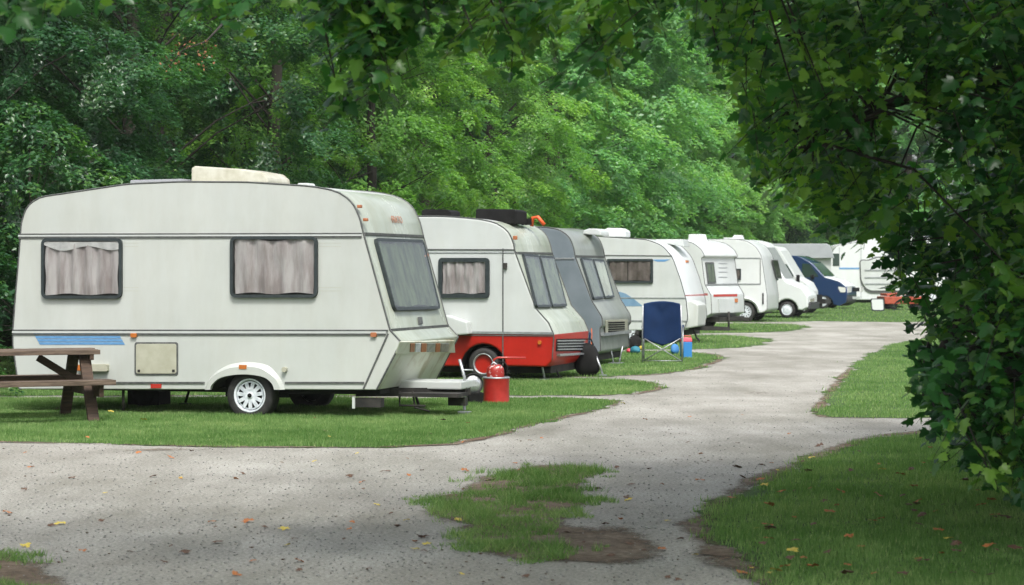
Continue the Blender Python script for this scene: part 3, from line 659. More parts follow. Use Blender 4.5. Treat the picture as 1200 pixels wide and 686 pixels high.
for k in range(4):
    y0, y1 = 391.2+k*3.6, 391.2+k*3.6+2.9; f0, f1 = k*2.1, k*2.1+1.7
    q = [V.L(39+f0, y0), V.L(138.5+f0, y0), V.L(138.5+f1, y1), V.L(39+f1, y1)]
    m.plate([Vector((p.x, -.001, p.z)) for p in q], (0, -.003, 0))
m.build('stripe_decal', M['blue'], V.root)
for yy in (286, 290, 338, 342): strip(V, [(374,yy),(400,yy)], .003, .002, M['hatch'], 'panel_rib'); strip(V, [(145,yy),(162,yy)], .003, .002, M['hatch'], 'panel_rib')
# front lamps and fittings
pl = plate_on(V, [(468,401),(531,399.5),(532,413.5),(463,415)], A2, B2, M['stained'], 'lamp_panel', .018)
for (x0, x1, mt) in ((479,484,'rust_lens'),(485,491,'rim'),(492,498,'rust_lens'),(499,508,'alu'),(509,514,'rust_lens'),(515,524,'alu')):
    plate_on(V, [(x0,402.5),(x1,402.4),(x1-.6,412.2),(x0-.6,412.4)], A2, B2, M[mt], 'lamp', .026, pl)
plate_on(V, [(489,373),(493,373),(494,381),(490,381)], A1, B1, M['trim'], 'lock', .02)
for x, y in ((419.5,243),(426.5,258.5)):
    p = V.L(x, y, .03); m = MB(); m.box((p.x+.02, .03, p.z), (.05, .05, .035)); m.build('marker_lamp', M['rust_lens'], V.root, .008)
plate_on(V, [(496,299),(499,299),(499.6,302.5),(496.6,302.5)], A1, B1, M['rust_lens'], 'marker_lamp', .03)
# lettering on the front top
cu = bpy.data.curves.new('lettering', 'FONT'); cu.body = 'FRATO'; cu.size = .115; cu.extrude = .002; cu.align_x = 'CENTER'; cu.space_character = 1.05
to = link(bpy.data.objects.new('tmp', cu)); dg = bpy.context.evaluated_depsgraph_get(); me = bpy.data.meshes.new_from_object(to.evaluated_get(dg)); bpy.data.objects.remove(to)
me.materials.clear(); me.materials.append(M['rust_lens']); lt = link(bpy.data.objects.new('lettering', me)); lt.parent = V.root
C0 = V.uz(420.5, 252); C1 = V.uz(426, 275); nn = V.nrm(C0, C1); pc = V.on(465, 262.5, C0, C1); X_ = Vector((0, 1, 0)); Y_ = nn.cross(X_)
lt.matrix_local = Matrix.Translation(pc+nn*.012) @ Matrix((X_, Y_, nn)).transposed().to_4x4()
# roof fittings
dome(V, [(152,217),(153,212),(213,210.5),(214,215)], .35, 1.25, M['panel'], 'solar_panel', .006)
hb = dome(V, [(224,215),(224,198),(228,195.5),(283,199),(306,203),(313,209),(314,215)], .5, 1.2, M['yellowed'], 'roof_light', .02)
dome(V, [(348,219),(349,215.5),(361,215.5),(363,219.5)], .4, .6, M['white'], 'roof_vent', .01)
chassis(V, V.uz(30,458)[0], V.uz(436,458)[0], V.uz(300,458)[1], .05); housing(V, 0, .33, .2, V.uz(291,439)[1])
wheel(V, 0, .05, .285, sink=.055, w=.2); wheel(V, 0, V.W-.05, .285, 'disc', 1, sink=.055)
m = MB()   # drawbar and its white cover
zt = V.uz(441,458)[1]; ue = V.uz(441,458)[0]
m.box((ue+.36, 1.05, .335), (.74, .55, .09)); cov = m.build('drawbar_cover', M['white'], V.root, .015)
m = MB(); m.beam((ue-.4, .45, .26), (ue+.72, 1.0, .26), .06, .09); m.beam((ue-.4, 1.65, .26), (ue+.72, 1.1, .26), .06, .09); m.build('drawbar', M['under'], V.root)
m = MB(); uj = ue+.70; m.tube([(uj, 1.0, .05), (uj, 1.0, .42), (uj-.06, 1.0, .62)], .018, 8); m.tube([(uj-.06, 1.0, .62), (uj-.02, 1.0, .50), (uj+.10, 1.0, .50)], .012, 6); m.box((uj, 1.0, .02), (.14, .1, .03)); m.build('jockey_stand', M['galv'], V.root)
m = MB(); m.tube([(ue+.25,.5,.28),(ue+.28,.5,.10),(ue+.45,.5,.06)], .012, 6); m.tube([(ue+.1,.5,.28),(ue+.1,.5,.12),(ue+.4,.5,.12)], .014, 6); m.box((ue+.7,.75,.16), (.2,.1,.09)); m.box((ue+.45,.62,.24), (.7,.35,.04)); m.build('cable_tray', M['under'], V.root)
m = MB(); m.box((ue-.12, .12, .17), (.3, .12, .10)); m.build('step_mount', M['under'], V.root); m = MB(); m.box((ue-.28, .05, .17), (.03, .02, .13)); m.build('reflector_post', M['white'], V.root)
steady(V, V.uz(140,470)[0], .1, zt, .0, 'under'); steady(V, V.uz(150,470)[0], 1.8, zt, -.1, 'under'); steady(V, ue-.2, 1.8, zt, .1, 'under')

# ---- caravan 2: white over red
V = Van('touring_caravan', 'white caravan with red lower body, door seam and black roof boxes, second from the camera', 'caravan', 566, 446, 16, 2.1)
out = [(432,430,.1),(430,390,.1),(434,300,.2),(440,262,.3),(470,254,.8),(520,254,3),(560,257,2),(583,262,.5),(597,273,.35),(602,287,.2),(604,297,.1),(628,362,.15),(643,379,.2),(649,393,.1),(647,424,.12),(640,431,.05)]
prof = round_poly([(*V.uz(x, y), r) for x, y, r in out]); nb = len(prof)
full = prof+[Vector(p) for p in arch(V, 566, 430, 26, 10)]
A1, B1 = V.uz(604,297), V.uz(628,362); A3, B3 = V.uz(649,393), V.uz(647,424); zr = V.uz(649,393)[1]; rr = .36
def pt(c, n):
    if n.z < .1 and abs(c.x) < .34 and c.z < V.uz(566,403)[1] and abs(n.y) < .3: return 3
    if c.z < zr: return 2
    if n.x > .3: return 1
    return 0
body(V, full, [M['white'], M['cream_front_shaded'], M['red'], M['under']], pt, .03, zc=(zr,))
edge_trim(V, prof, 0, nb-7, M['trim'], .009)
strip(V, [(434,293),(603,293.5)], .018, .012, M['trim'], 'drip_rail'); strip(V, [(434,297),(603,297)], .012, .010, M['alu'], 'drip_rail')
strip(V, [(432,389),(648,391.5)], .035, .016, M['alu'], 'belt_rail'); strip(V, [(432,392.5),(648,394.5)], .014, .01, M['trim'], 'belt_rail')
d = strip(V, [(589.5,292),(589.5,429)], .016, .014, M['trim'], 'door_edge'); side_plate(V, [(590.5,309),(594.5,309),(594.5,316),(590.5,316)], M['under'], 'door_handle', .04, parent=d)
cross_bar(V, (A1[0]+.006, A1[1]), M['trim'], .03)
sidewin(V, 514.5, 303, 574, 350, seed=11, fw=.06, r=.06)
frontwin(V, [(627,362),(644,361.5),(629,301),(611,299)], A1, B1, seed=13, r=.04, glass='glass_green'); frontwin(V, [(645,361.5),(662,360.5),(647,302),(630,301)], A1, B1, seed=17, r=.04, glass='glass_green')
g = plate_on(V, [(652,398),(684,397.5),(683,412),(651,412.5)], A3, B3, M['black'], 'grille', .01)
for k in range(4): plate_on(V, [(652,399.5+k*3.3),(684,399+k*3.3),(684,400.6+k*3.3),(652,401.1+k*3.3)], A3, B3, M['alu'], 'grille_slat', .03, g)
plate_on(V, [(652,415.5),(684,413.8),(684,416),(652,418)], A3, B3, M['galv'], 'grab_rail', .06)
side_plate(V, [(630.8,400),(634.6,400),(634.6,404.5),(630.8,404.5)], M['amber'], 'marker_lamp', .03, r=.015)
p = V.L(602.5, 279.5, .03); m = MB(); m.box((p.x+.02, .02, p.z), (.06, .05, .06)); m.build('marker_lamp', M['rust_lens'], V.root, .008)
m = MB(); q = [V.L(*c, -.0) for c in ((524,373),(527,369.5),(552,378),(554,392),(524,394))]; m.plate([Vector((a_.x, .0, a_.z)) for a_ in q], (0, -.22, 0)); m.build('vent_cowl', M['white'], V.root, .02)
dome(V, [(494,255),(494,247.5),(497,246),(524,246.5),(528,249),(528,254)], .8, 1.3, M['black'], 'roof_box', .015)
dome(V, [(557,257),(557.5,246.5),(560,245.5),(601,246),(605,248),(605,263),(592,263)], .6, 1.2, M['black'], 'roof_box', .015)
m = MB(); p = V.L(623, 266, 1.3); m.tube([p, p+Vector((.02,0,.13)), p+Vector((.10,0,.14)), p+Vector((.2,0,.02))], .03, 8); m.build('roof_cable', M['orange'], V.root)
m = MB(); m.box((p.x-.07, 1.3, p.z+.07), (.16, .12, .1)); m.build('cable_clip', M['black'], V.root)
chassis(V, V.uz(440,430)[0], V.uz(640,430)[0], V.uz(600,430)[1]); housing(V, 0, .36, .2, V.uz(566,408)[1])
wheel(V, 0, .02, .235, 'red'); wheel(V, 0, V.W-.02, .235, 'disc', 1)
steady(V, V.uz(661,440)[0]-.35, .6, .3, .12, 'under'); steady(V, V.uz(630,440)[0], .2, .28, .05); steady(V, 1.3, 1.7, .3, .1)

# ---- caravan 3: grey side
V = Van('touring_caravan', 'blue-grey sided caravan with pale front and louvred grille, behind the red-based caravan', 'caravan', 600, 428.5, 16, 2.1)
out = [(520,410,.1),(518,300,.2),(524,276,.3),(560,266,1),(640,266.5,2),(657,270,.4),(668,279,.3),(672.5,292,.2),(674,301,.1),(694,354,.15),(706,373,.2),(706,382,.05),(703,386,.03),(704,413,.06),(698,416,.03)]
prof = round_poly([(*V.uz(x, y), r) for x, y, r in out]); nb = len(prof)
A1, B1 = V.uz(674,301), V.uz(694,354); A3, B3 = V.uz(703,387), V.uz(704,413); zn = V.uz(706,381)[1]
body(V, prof, [M['grey_side'], M['dull_front'], M['grey_front'], M['dull_front']], lambda c, n: 2 if c.z < zn and n.x > .3 else (3 if n.z > .45 and n.x > -.2 else 1) if (n.x > .3 or n.z > .45) else 0, .03, zc=(zn,))
edge_trim(V, prof, 0, nb-6, M['trim'], .010)
strip(V, [(530,305),(673,303.5)], .03, .014, M['alu'], 'drip_rail'); cross_bar(V, (A1[0]+.006, A1[1]), M['trim'], .035)
frontwin(V, [(694,352.5),(706,351),(692,305),(679,303.5)], A1, B1, seed=23, r=.04, glass='glass_green'); frontwin(V, [(707,351),(718,350),(705.5,306),(693,305)], A1, B1, seed=29, r=.04, glass='glass_green', cur='curtain')
A4, B4 = V.uz(706,378), V.uz(704,392)
g = plate_on(V, [(709,376),(735,375),(735,391),(709,392)], A4, B4, M['hatch'], 'grille_panel', .012)
for k in range(5): plate_on(V, [(712,378+k*2.6),(731,377.4+k*2.6),(731,379+k*2.6),(712,379.6+k*2.6)], A4, B4, M['black'], 'grille_slat', .02, g)
cross_bar(V, (V.uz(704,393)[0]+.02, V.uz(704,393)[1]), M['alu'], .05, 'bumper_rail', d=.06)
dome(V, [(683,275),(684,270.5),(690,268.5),(700,268.7),(704,272),(705,277)], 1.3, 1.9, M['white'], 'roof_vent', .02)
chassis(V, V.uz(530,416)[0], V.uz(697,416)[0], V.uz(690,416)[1]); wheel(V, V.uz(600,420)[0]-.6, .02, .25, 'disc'); wheel(V, V.uz(600,420)[0]-.6, V.W-.02, .25, 'disc', 1)
m = MB(); p = V.L(712, 412, .9); m.tube([(p.x+.05,.9,.3),(p.x+.10,.9,.03)], .014, 6); m.tube([(p.x+.22,1.1,.3),(p.x+.16,1.1,.03)], .014, 6); m.box((p.x+.13,1.0,.012), (.22,.25,.02)); m.build('jockey_stand', M['galv'], V.root)

# ---- caravan 4: blue swoosh
V = Van('touring_caravan', 'white caravan with blue swoosh graphics and thin red front stripe behind the blue folding chair', 'caravan', 735, 402.5, 16, 2.15)
out = [(610,388,.1),(606,370,.1),(608,300,.2),(614,284,.3),(640,278,1),(700,277.5,2),(757,281,1),(776,288,.5),(788,302,.5),(797,327,.5),(804,352,.4),(806,374,.2),(801,388,.08)]
prof = round_poly([(*V.uz(x, y), r) for x, y, r in out]); nb = len(prof)
A1, B1 = V.uz(788,302), V.uz(804,352); A3, B3 = V.uz(804,352), V.uz(806,374)
body(V, prof, [M['white'], M['bright']], lambda c, n: 1 if n.x > .3 else 0, .03)
edge_trim(V, prof, 0, nb-3, M['trim'], .010)
strip(V, [(615,299),(788,300.5)], .018, .012, M['trim'], 'drip_rail'); strip(V, [(612,349.5),(803,350)], .022, .012, M['alu'], 'belt_rail'); strip(V, [(612,376),(805,377)], .03, .012, M['alu'], 'sill_rail')
sidewin(V, 711.5, 304, 765.5, 332.5, seed=31, cur='curtain_brown', fw=.05, r=.03, split=.44)
sidewin(V, 640, 304, 690, 332.5, seed=33, cur='curtain_brown', fw=.05, r=.03)
side_plate(V, [(722,359.5),(722,344),(726,342.5),(733,344.5),(743,351),(753.5,359.5)], M['blue_grey'], 'swoosh_decal', .003, bevel=0)
side_plate(V, [(764,304.8),(786,304.5),(779,307.2),(770,307.2)], M['blue'], 'swoosh_decal', .003, bevel=0)
plate_on(V, [(802.5,345),(829,344.3),(829.4,347),(803,347.7)], A1, B1, M['redlens'], 'stripe_decal', .003)
plate_on(V, [(803,306),(806,306),(806.4,308.5),(803.4,308.5)], A1, B1, M['amber'], 'marker_lamp', .02)
plate_on(V, [(823,358.5),(825.4,358.3),(825.4,361),(823,361.2)], A3, B3, M['redlens'], 'marker_lamp', .02)
q = [V.uz(803,354,.3), V.uz(812,353,.3), V.uz(820,358,.3), V.uz(819,383,.3), V.uz(803,386,.3)]; m = MB(); m.plate([Vector((a_[0], .15, a_[1])) for a_ in q], (0, .9, 0)); m.build('gas_locker', M['cream'], V.root, .03)
dome(V, [(706,278),(706,270.5),(712,267.8),(727,268),(733,271.5),(733,278.5)], .6, 1.1, M['bright'], 'roof_vent', .03)
dome(V, [(768,284),(768,281),(800,281),(802,290)], 1.0, 1.6, M['white'], 'roof_rail', .02)
chassis(V, V.uz(620,388)[0], V.uz(800,388)[0], V.uz(800,388)[1]); wheel(V, 0, .02, .27, 'disc'); wheel(V, 0, V.W-.02, .27, 'disc', 1)
m = MB(); p = V.L(815, 392, .6); m.tube([(p.x-.25,.6,.33),(p.x-.05,.6,.3),(p.x+.02,.6,.12),(p.x+.1,.6,.03)], .022, 6); m.box((p.x+.1,.6,.012), (.12,.1,.02)); m.build('corner_steady', M['under'], V.root)
m = MB(); p = V.L(806, 385, .9); m.beam((p.x-.2,.6,.32), (p.x+.9,1.05,.30), .06, .08); m.beam((p.x-.2,1.6,.32), (p.x+.9,1.1,.30), .06, .08); m.build('drawbar', M['under'], V.root)

# ---- caravan 5: red stripe and front window
V = Van('touring_caravan', 'small white caravan with overhanging roof cap, narrow front window and red stripe, facing the road', 'caravan', 790, 388, 30, 2.1)
out = [(700,374,.1),(698,300,.2),(704,285,.3),(730,282,1),(796,281.5,1),(812,285,.5),(822,293,.3),(826,301,.05),(822,303,.03),(826,334,.05),(833,346,.1),(834,368,.05),(826,373,.05)]
prof = round_poly([(*V.uz(x, y), r) for x, y, r in out]); nb = len(prof)
A1, B1 = V.uz(822,303), V.uz(826,334); A3, B3 = V.uz(833,346), V.uz(834,368)
body(V, prof, [M['bright'], M['white']], lambda c, n: 1 if n.x > .3 else 0, .03); edge_trim(V, prof, 0, nb-4, M['trim'], .008)
frontwin(V, [(829,333),(838,333),(835,308),(826,308)], A1, B1, seed=41, r=.03, glass='glass_green', frame='trim')
for yy in (309, 314, 319, 325): plate_on(V, [(842,yy),(852,yy),(852,yy+.7),(842,yy+.7)], A1, B1, M['alu'], 'panel_rib', .01)
cross_bar(V, (B1[0]+.03, B1[1]), M['alu'], .03)
plate_on(V, [(836,345.5),(864,345.0),(864,348),(836,348.5)], A3, B3, M['redlens'], 'stripe_decal', .004); plate_on(V, [(861,350.5),(864,350.5),(864,355),(861,355)], A3, B3, M['amber'], 'marker_lamp', .02)
plate_on(V, [(841,351),(859,351),(858,367),(842,367)], A3, B3, M['white'], 'gas_locker_door', .04)
dome(V, [(806,283),(807,275),(820,275),(822,284)], .8, 1.2, M['bright'], 'roof_vent', .02)
chassis(V, V.uz(705,373)[0], V.uz(830,373)[0]+.2, V.uz(826,373)[1]); wheel(V, 0, .02, .27, 'disc'); wheel(V, 0, V.W-.02, .27, 'disc', 1)
m = MB(); p = V.L(838, 374, .6); m.beam((p.x-.5,.4,.33), (p.x+.8,1.0,.30), .07, .09); m.beam((p.x-.5,1.7,.33), (p.x+.8,1.1,.30), .07, .09); m.build('drawbar', M['under'], V.root)
m = MB(); m.tube([(p.x+.35,.7,.5),(p.x+.35,.7,.03)], .03, 8); m.box((p.x+.35,.7,.015), (.25,.2,.025)); m.build('jockey_stand', M['under'], V.root)
m = MB(); m.lathe([(.001,-.04),(.10,-.04),(.11,0),(.10,.04),(.001,.04)], (p.x-.1, .5, .12), 'y', 16); m.build('jockey_wheel', M['rubber'], V.root)

# ---- camper 6
V = Van('touring_caravan', 'white camper with spoked wheel, square side door panel and sloping nose, sixth along the row', 'camper', 873, 377.5, 16, 2.1)
out = [(775,366,.1),(773,300,.2),(780,286,.3),(800,281,.8),(860,280.5,2),(876,283,.6),(886,290,.4),(892,300,.3),(894,312,.3),(899,346,.5),(899,364,.1),(893,367,.05)]
prof = round_poly([(*V.uz(x, y), r) for x, y, r in out]); nb = len(prof)
full = prof+[Vector(p) for p in arch(V, 873, 367, 14.5, 9)]
A1, B1 = V.uz(894,305), V.uz(899,346)
body(V, full, [M['bright'], M['white'], M['under']], lambda c, n: 2 if n.z < .1 and abs(c.x) < .37 and abs(n.y) < .3 else 1 if n.x > .3 else 0, .03); edge_trim(V, prof, 0, nb-3, M['trim'], .008)
strip(V, [(780,303),(891,303)], .03, .012, M['alu'], 'drip_rail'); strip(V, [(778,333.5),(891,333.5)], .035, .012, M['alu'], 'belt_rail'); strip(V, [(891,303),(891,334)], .02, .01, M['trim'], 'door_edge')
sidewin(V, 850.5, 315.5, 868.5, 328.5, seed=43, cur='curtain_brown', fw=.03, r=.02)
side_plate(V, [(893.5,344),(895,344),(895,357),(893.5,357)], M['black'], 'door_handle', .03)
frontwin(V, [(909,327),(915,327),(910,305),(904,305)], A1, B1, seed=47, r=.02, fw=.03, frame='trim', glass='glass_green')
dome(V, [(847,281),(848,279),(858,279),(860,276),(868,276),(870,281)], .8, 1.2, M['bright'], 'roof_vent', .02)
fl = MB(); pts = arch(V, 873, 367, 17, 9); fl.tube([(p[0], -.01, p[1]) for p in pts], .035, 6); fl.build('wheel_arch', M['bright'], V.root)
chassis(V, V.uz(780,366)[0], V.uz(893,366)[0], V.uz(893,366)[1], .08); housing(V, 0, .38, .25, .62); wheel(V, 0, .02, .30, 'spoke'); wheel(V, 0, V.W-.02, .30, 'disc', 1)

# ---- two motorhomes behind
def motorhome(name, label, wpx, gy, out, sA, sB, scr, wr, blind, seed):
    V = Van(name, label, 'motorhome', wpx, gy, 16, 2.0)
    prof = round_poly([(*V.uz(x, y), r) for x, y, r in out]); nb = len(prof)
    full = prof+[Vector(p) for p in arch(V, wpx, out[-1][1], wr*1.35, 9)]
    body(V, full, [M['bright'], M['under'], M['white']], lambda c, n: 1 if n.z < .1 and abs(c.x) < .45 and abs(n.y) < .3 and n.x < .9 else 0, .05)
    A, B = V.uz(*sA), V.uz(*sB)
    n = V.nrm(A, B); a3, b3 = Vector((A[0], 0, A[1])), Vector((B[0], 0, B[1])); y0, y1 = .14, V.W-.14
    a_ = a3+(b3-a3)*.12; b_ = a3+(b3-a3)*.93
    m = MB(); m.plate([Vector((p.x, y, p.z))+n*.003 for p, y in ((a_, y0+.05), (a_, y1-.05), (b_, y1), (b_, y0))], n*.012); m.build('windscreen', M[blind], V.root, .004)
    q = [(*V.uz(x, y), r) for x, y, r in scr]; rp = round_poly(q); m = MB(); m.plate([Vector((p[0], -.001, p[1])) for p in rp], (0, -.008, 0)); m.build('cab_window', M['screen'], V.root)
    r = wr/F*V.Y0; wheel(V, 0, .03, r, 'disc'); wheel(V, 0, V.W-.03, r, 'disc', 1); wheel(V, -3.2, .03, r, 'disc'); wheel(V, -3.2, V.W-.03, r, 'disc', 1)
    housing(V, 0, .42, .25, r*2+.12); chassis(V, -4.2, .8, .5, .15)
    return V
V = motorhome('motorhome', 'white motorhome with grey blind across its raked windscreen, behind the sixth camper', 922, 373, [(790,362,.1),(788,300,.2),(795,286,.3),(820,282,1),(880,281.5,.5),(894,285,.3),(921,330,.2),(939,337,.2),(947,347,.15),(947,361,.08),(940,364,.05)], (894,285), (921,330), [(893,329,.03),(913,329,.03),(901,308,.05),(893,308,.03)], 9.5, 'blind', 51)
A3, B3 = V.uz(947,347), V.uz(947,361); plate_on(V, [(949,350.5),(954,350),(954,354),(949,354.5)], A3, B3, M['headlight'], 'headlight', .01)
m = MB(); p = V.L(947,360); m.box((p.x+.02, V.W/2, p.z+.02), (.14, V.W-.1, .22)); m.build('bumper', M['bumper'], V.root, .03)
V = motorhome('motorhome', 'white motorhome with pale bare windscreen, furthest camper before the dark blue van', 940, 368, [(826,358,.1),(824,300,.2),(831,290,.3),(856,287,1),(885,286.5,.5),(911,290,.3),(933,326,.2),(944,332,.2),(949,342,.15),(949,356,.08),(944,359,.05)], (911,290), (933,326), [(921,325,.03),(931,325,.03),(922,310,.05),(914,310,.03)], 9, 'white', 52)
m = MB(); p = V.L(936,330); m.box((p.x, -.16, p.z+.1), (.1, .22, .26)); m.tube([(p.x, 0, p.z), (p.x, -.12, p.z+.02)], .02, 6); m.build('wing_mirror', M['black'], V.root, .03)

# ---- dark blue van
V = Van('parked_van', 'dark blue small van with sky reflection painted white on its bonnet, parked nose out beside the white trailer', 'van', 964, 362, 24, 1.45, 'vehicles and trailers at the far end of the road')
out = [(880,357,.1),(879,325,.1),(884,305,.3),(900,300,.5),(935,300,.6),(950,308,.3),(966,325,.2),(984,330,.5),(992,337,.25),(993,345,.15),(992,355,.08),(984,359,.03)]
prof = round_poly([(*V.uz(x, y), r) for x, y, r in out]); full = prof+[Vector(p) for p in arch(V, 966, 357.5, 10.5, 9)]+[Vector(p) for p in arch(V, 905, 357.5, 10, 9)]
body(V, full, [M['car_blue'], M['bumper'], M['bright']], lambda c, n: 1 if c.z < V.uz(980,347)[1] and (n.x > .3) else 2 if n.z > .6 and c.x > V.uz(966,325)[0] else 0, .07, zc=(V.uz(980,346.5)[1],))  # upward bonnet faces coloured white to stand for the reflected sky
A, B = V.uz(950,308), V.uz(966,325); n = V.nrm(A, B); a3, b3 = Vector((A[0],0,A[1])), Vector((B[0],0,B[1])); a_ = a3+(b3-a3)*.05; b_ = a3+(b3-a3)*.93
m = MB(); m.plate([Vector((p.x, y, p.z))+n*.003 for p, y in ((a_, .2), (a_, 1.55), (b_, 1.65), (b_, .1))], n*.01); m.build('windscreen', M['screen'], V.root, .004)
q = round_poly([(*V.uz(x, y), .04) for x, y in ((940,325),(960,325),(949,310),(940,309))]); m = MB(); m.plate([Vector((p[0], -.001, p[1])) for p in q], (0, -.008, 0)); m.build('side_window', M['screen'], V.root)
A3, B3 = V.uz(992,337), V.uz(993,346)
for pts in ([(993,336.5),(998,336.5),(997.5,343),(993,343.5)], [(1008,336.5),(1012,337),(1011,342.5),(1008,343)]): plate_on(V, pts, A3, B3, M['headlight'], 'headlight', .012)
plate_on(V, [(999,337.5),(1007,337.5),(1007,342),(999,342)], A3, B3, M['black'], 'grille', .008)
q = [(*V.uz(x, y), .05) for x, y in ((981,336),(991,337.5),(991,343),(985,343))]; q = round_poly(q); m = MB(); m.plate([Vector((a_[0], -.001, a_[1])) for a_ in q], (0, -.012, 0)); m.build('headlight', M['headlight'], V.root)
m = MB(); p = V.L(992,351); m.box((p.x-.02, V.W/2, p.z), (.12, V.W-.06, .24)); m.build('bumper', M['bumper'], V.root, .05)
plate_on(V, [(999,348),(1007,348),(1007,351),(999,351)], V.uz(993,346), V.uz(993,354), M['white'], 'number_plate', .03)
m = MB(); p = V.L(953,326); m.box((p.x, -.12, p.z+.05), (.12, .2, .16)); m.build('wing_mirror', M['black'], V.root, .03)
r = 8.3/F*V.Y0; wheel(V, 0, .03, r, 'disc'); wheel(V, 0, V.W-.03, r, 'disc', 1); u2 = V.uz(905,357)[0]; wheel(V, u2, .03, r, 'disc'); wheel(V, u2, V.W-.03, r, 'disc', 1); housing(V, 0, .33, .25, .65); chassis(V, u2-.4, .6, .4, .12)

# ---- grey roofed trailer tent / awning caravan and the large white trailer
V = Van('awning_caravan', 'pale caravan under a grey awning roof at the far end, left of the white trailer', 'caravan', 930, 357, 0, 2.2, 'vehicles and trailers at the far end of the road')
prof = round_poly([(*V.uz(x, y), r) for x, y, r in [(880,352,.05),(880,303,.02),(974,303,.02),(974,352,.05)]])
body(V, prof, [M['white']], None, .04)
m = MB(); q = [V.uz(x, y) for x, y in ((876,304),(880,288),(884,286),(968,286),(972,288),(977,303))]; m.plate([Vector((a_[0], -.25, a_[1])) for a_ in q], (0, 2.7, 0)); m.build('roof', M['awning_grey'], V.root, .03)
side_plate(V, [(940,307),(962,307),(962,318),(940,318)], M['screen'], 'window', .02); side_plate(V, [(895,307),(925,307),(925,318),(895,318)], M['screen'], 'window', .02)
strip(V, [(880,322),(974,322)], .04, .02, M['alu'], 'belt_rail'); wheel(V, V.uz(930,355)[0], .02, .3, 'disc'); wheel(V, V.uz(930,355)[0], V.W-.02, .3, 'disc', 1)
V = Van('box_trailer', 'large white trailer with rounded ribbed side hatch and blue line across it', 'trailer', 1040, 355.5, 0, 2.3, 'vehicles and trailers at the far end of the road')
prof = round_poly([(*V.uz(x, y), r) for x, y, r in [(973,352,.05),(973,300,.2),(980,288,.4),(1005,284,1.5),(1030,277,1.5),(1060,276,1),(1110,280,.6),(1120,300,.3),(1120,352,.05)]])
body(V, prof, [M['bright']], None, .05); edge_trim(V, prof, 0, len(prof), M['alu'], .02)
side_plate(V, [(976,297.5),(983.5,297.5),(983.5,312),(976,312)], M['screen'], 'window', .02); side_plate(V, [(983.5,314),(1007,314),(1007,316),(983.5,316)], M['blue'], 'stripe_decal', .01)
strip(V, [(983.6,290),(983.6,315)], .03, .01, M['alu'], 'panel_seam'); strip(V, [(1009,285),(1009,350)], .03, .01, M['alu'], 'panel_seam')
hc = round_poly([(*V.uz(x, y), r) for x, y, r in ((1007,304,.15),(1017,305,.5),(1026,301,.8),(1062,301,.3),(1062,344,.3),(1015,344,.5),(1008,330,.6))])
m = MB(); m.plate([Vector((p[0], -.001, p[1])) for p in hc], (0, -.05, 0)); hd = m.build('side_hatch', M['trim'], V.root, .01)
hc = round_poly([(*V.uz(x, y), r) for x, y, r in ((1008,305.5,.12),(1018,306.3,.5),(1027,302.5,.8),(1061,302.5,.3),(1061,341,.3),(1016,341,.5),(1009,329,.6))])
m = MB(); m.plate([Vector((p[0], -.053, p[1])) for p in hc], (0, -.03, 0)); m.build('hatch_lid', M['white'], hd, .01)
for yy in (317, 325.5, 333): strip(V, [(1013,yy),(1058,yy)], .05, .03, M['alu'], 'hatch_rib', y=-.085, parent=hd)
chassis(V, V.uz(975,352)[0], V.uz(1118,352)[0], V.uz(1040,352)[1], .1)
for x in (1075, 1092): wheel(V, V.uz(x,355)[0], -.0, .3, 'disc'); wheel(V, V.uz(x,355)[0], V.W, .3, 'disc', 1)

# ---- red boat-like hull / cart on the lawn
g = G(1062, 363.5); t = empty('garden_cart', (g.x, g.y, .008), R(6)); tag(t, 'sun-bleached red wooden flatbed cart on the far lawn, half behind leaves', 'cart')
m = MB(); m.box((0, .5, .38), (1.75, 1.1, .30), taper=1.06); m.build('load_bed', M['orange_red'], t, .03)
m = MB()
for k in range(4): m.box((-.62+k*.4, .5, .60+.03*k), (.36, 1.0, .10))
m.build('side_boards', M['orange_red'], t, .02)
m = MB(); m.box((-.45, .2, .62), (.12, .1, 1.0)); m.build('post', M['wood'], t)
for x in (-.5, .5):
    for y in (.05, .95):
        m = MB(); m.lathe([(.001,-.04),(.16,-.04),(.17,0),(.16,.04),(.001,.04)], (x, y, .17), 'y', 16); m.build('wheel', M['rubber'], t)
g = G(1028, 365.5); t = empty('standing_mirror', (g.x, g.y, .008), R(-8)); tag(t, 'small dark-framed white panel leaning on the far lawn beside the red cart', 'panel')
m = MB(); q = round_poly([(-.22,.02,.08),(.28,.02,.05),(.26,.50,.03),(-.26,.50,.05)]); qi = round_poly([(-.18,.06,.08),(.24,.06,.05),(.22,.46,.03),(-.22,.46,.05)])
m.plate([Vector((p[0], 0, p[1])) for p in q], (0, .05, 0)); m.build('frame', M['frame'], t, .005); m = MB(); m.plate([Vector((p[0], -.001, p[1])) for p in qi], (0, -.01, 0)); m.build('sheet', M['bright'], t); m = MB(); m.beam((0, .05, .4), (0, .35, .0), .03, .03); m.build('prop', M['frame'], t)

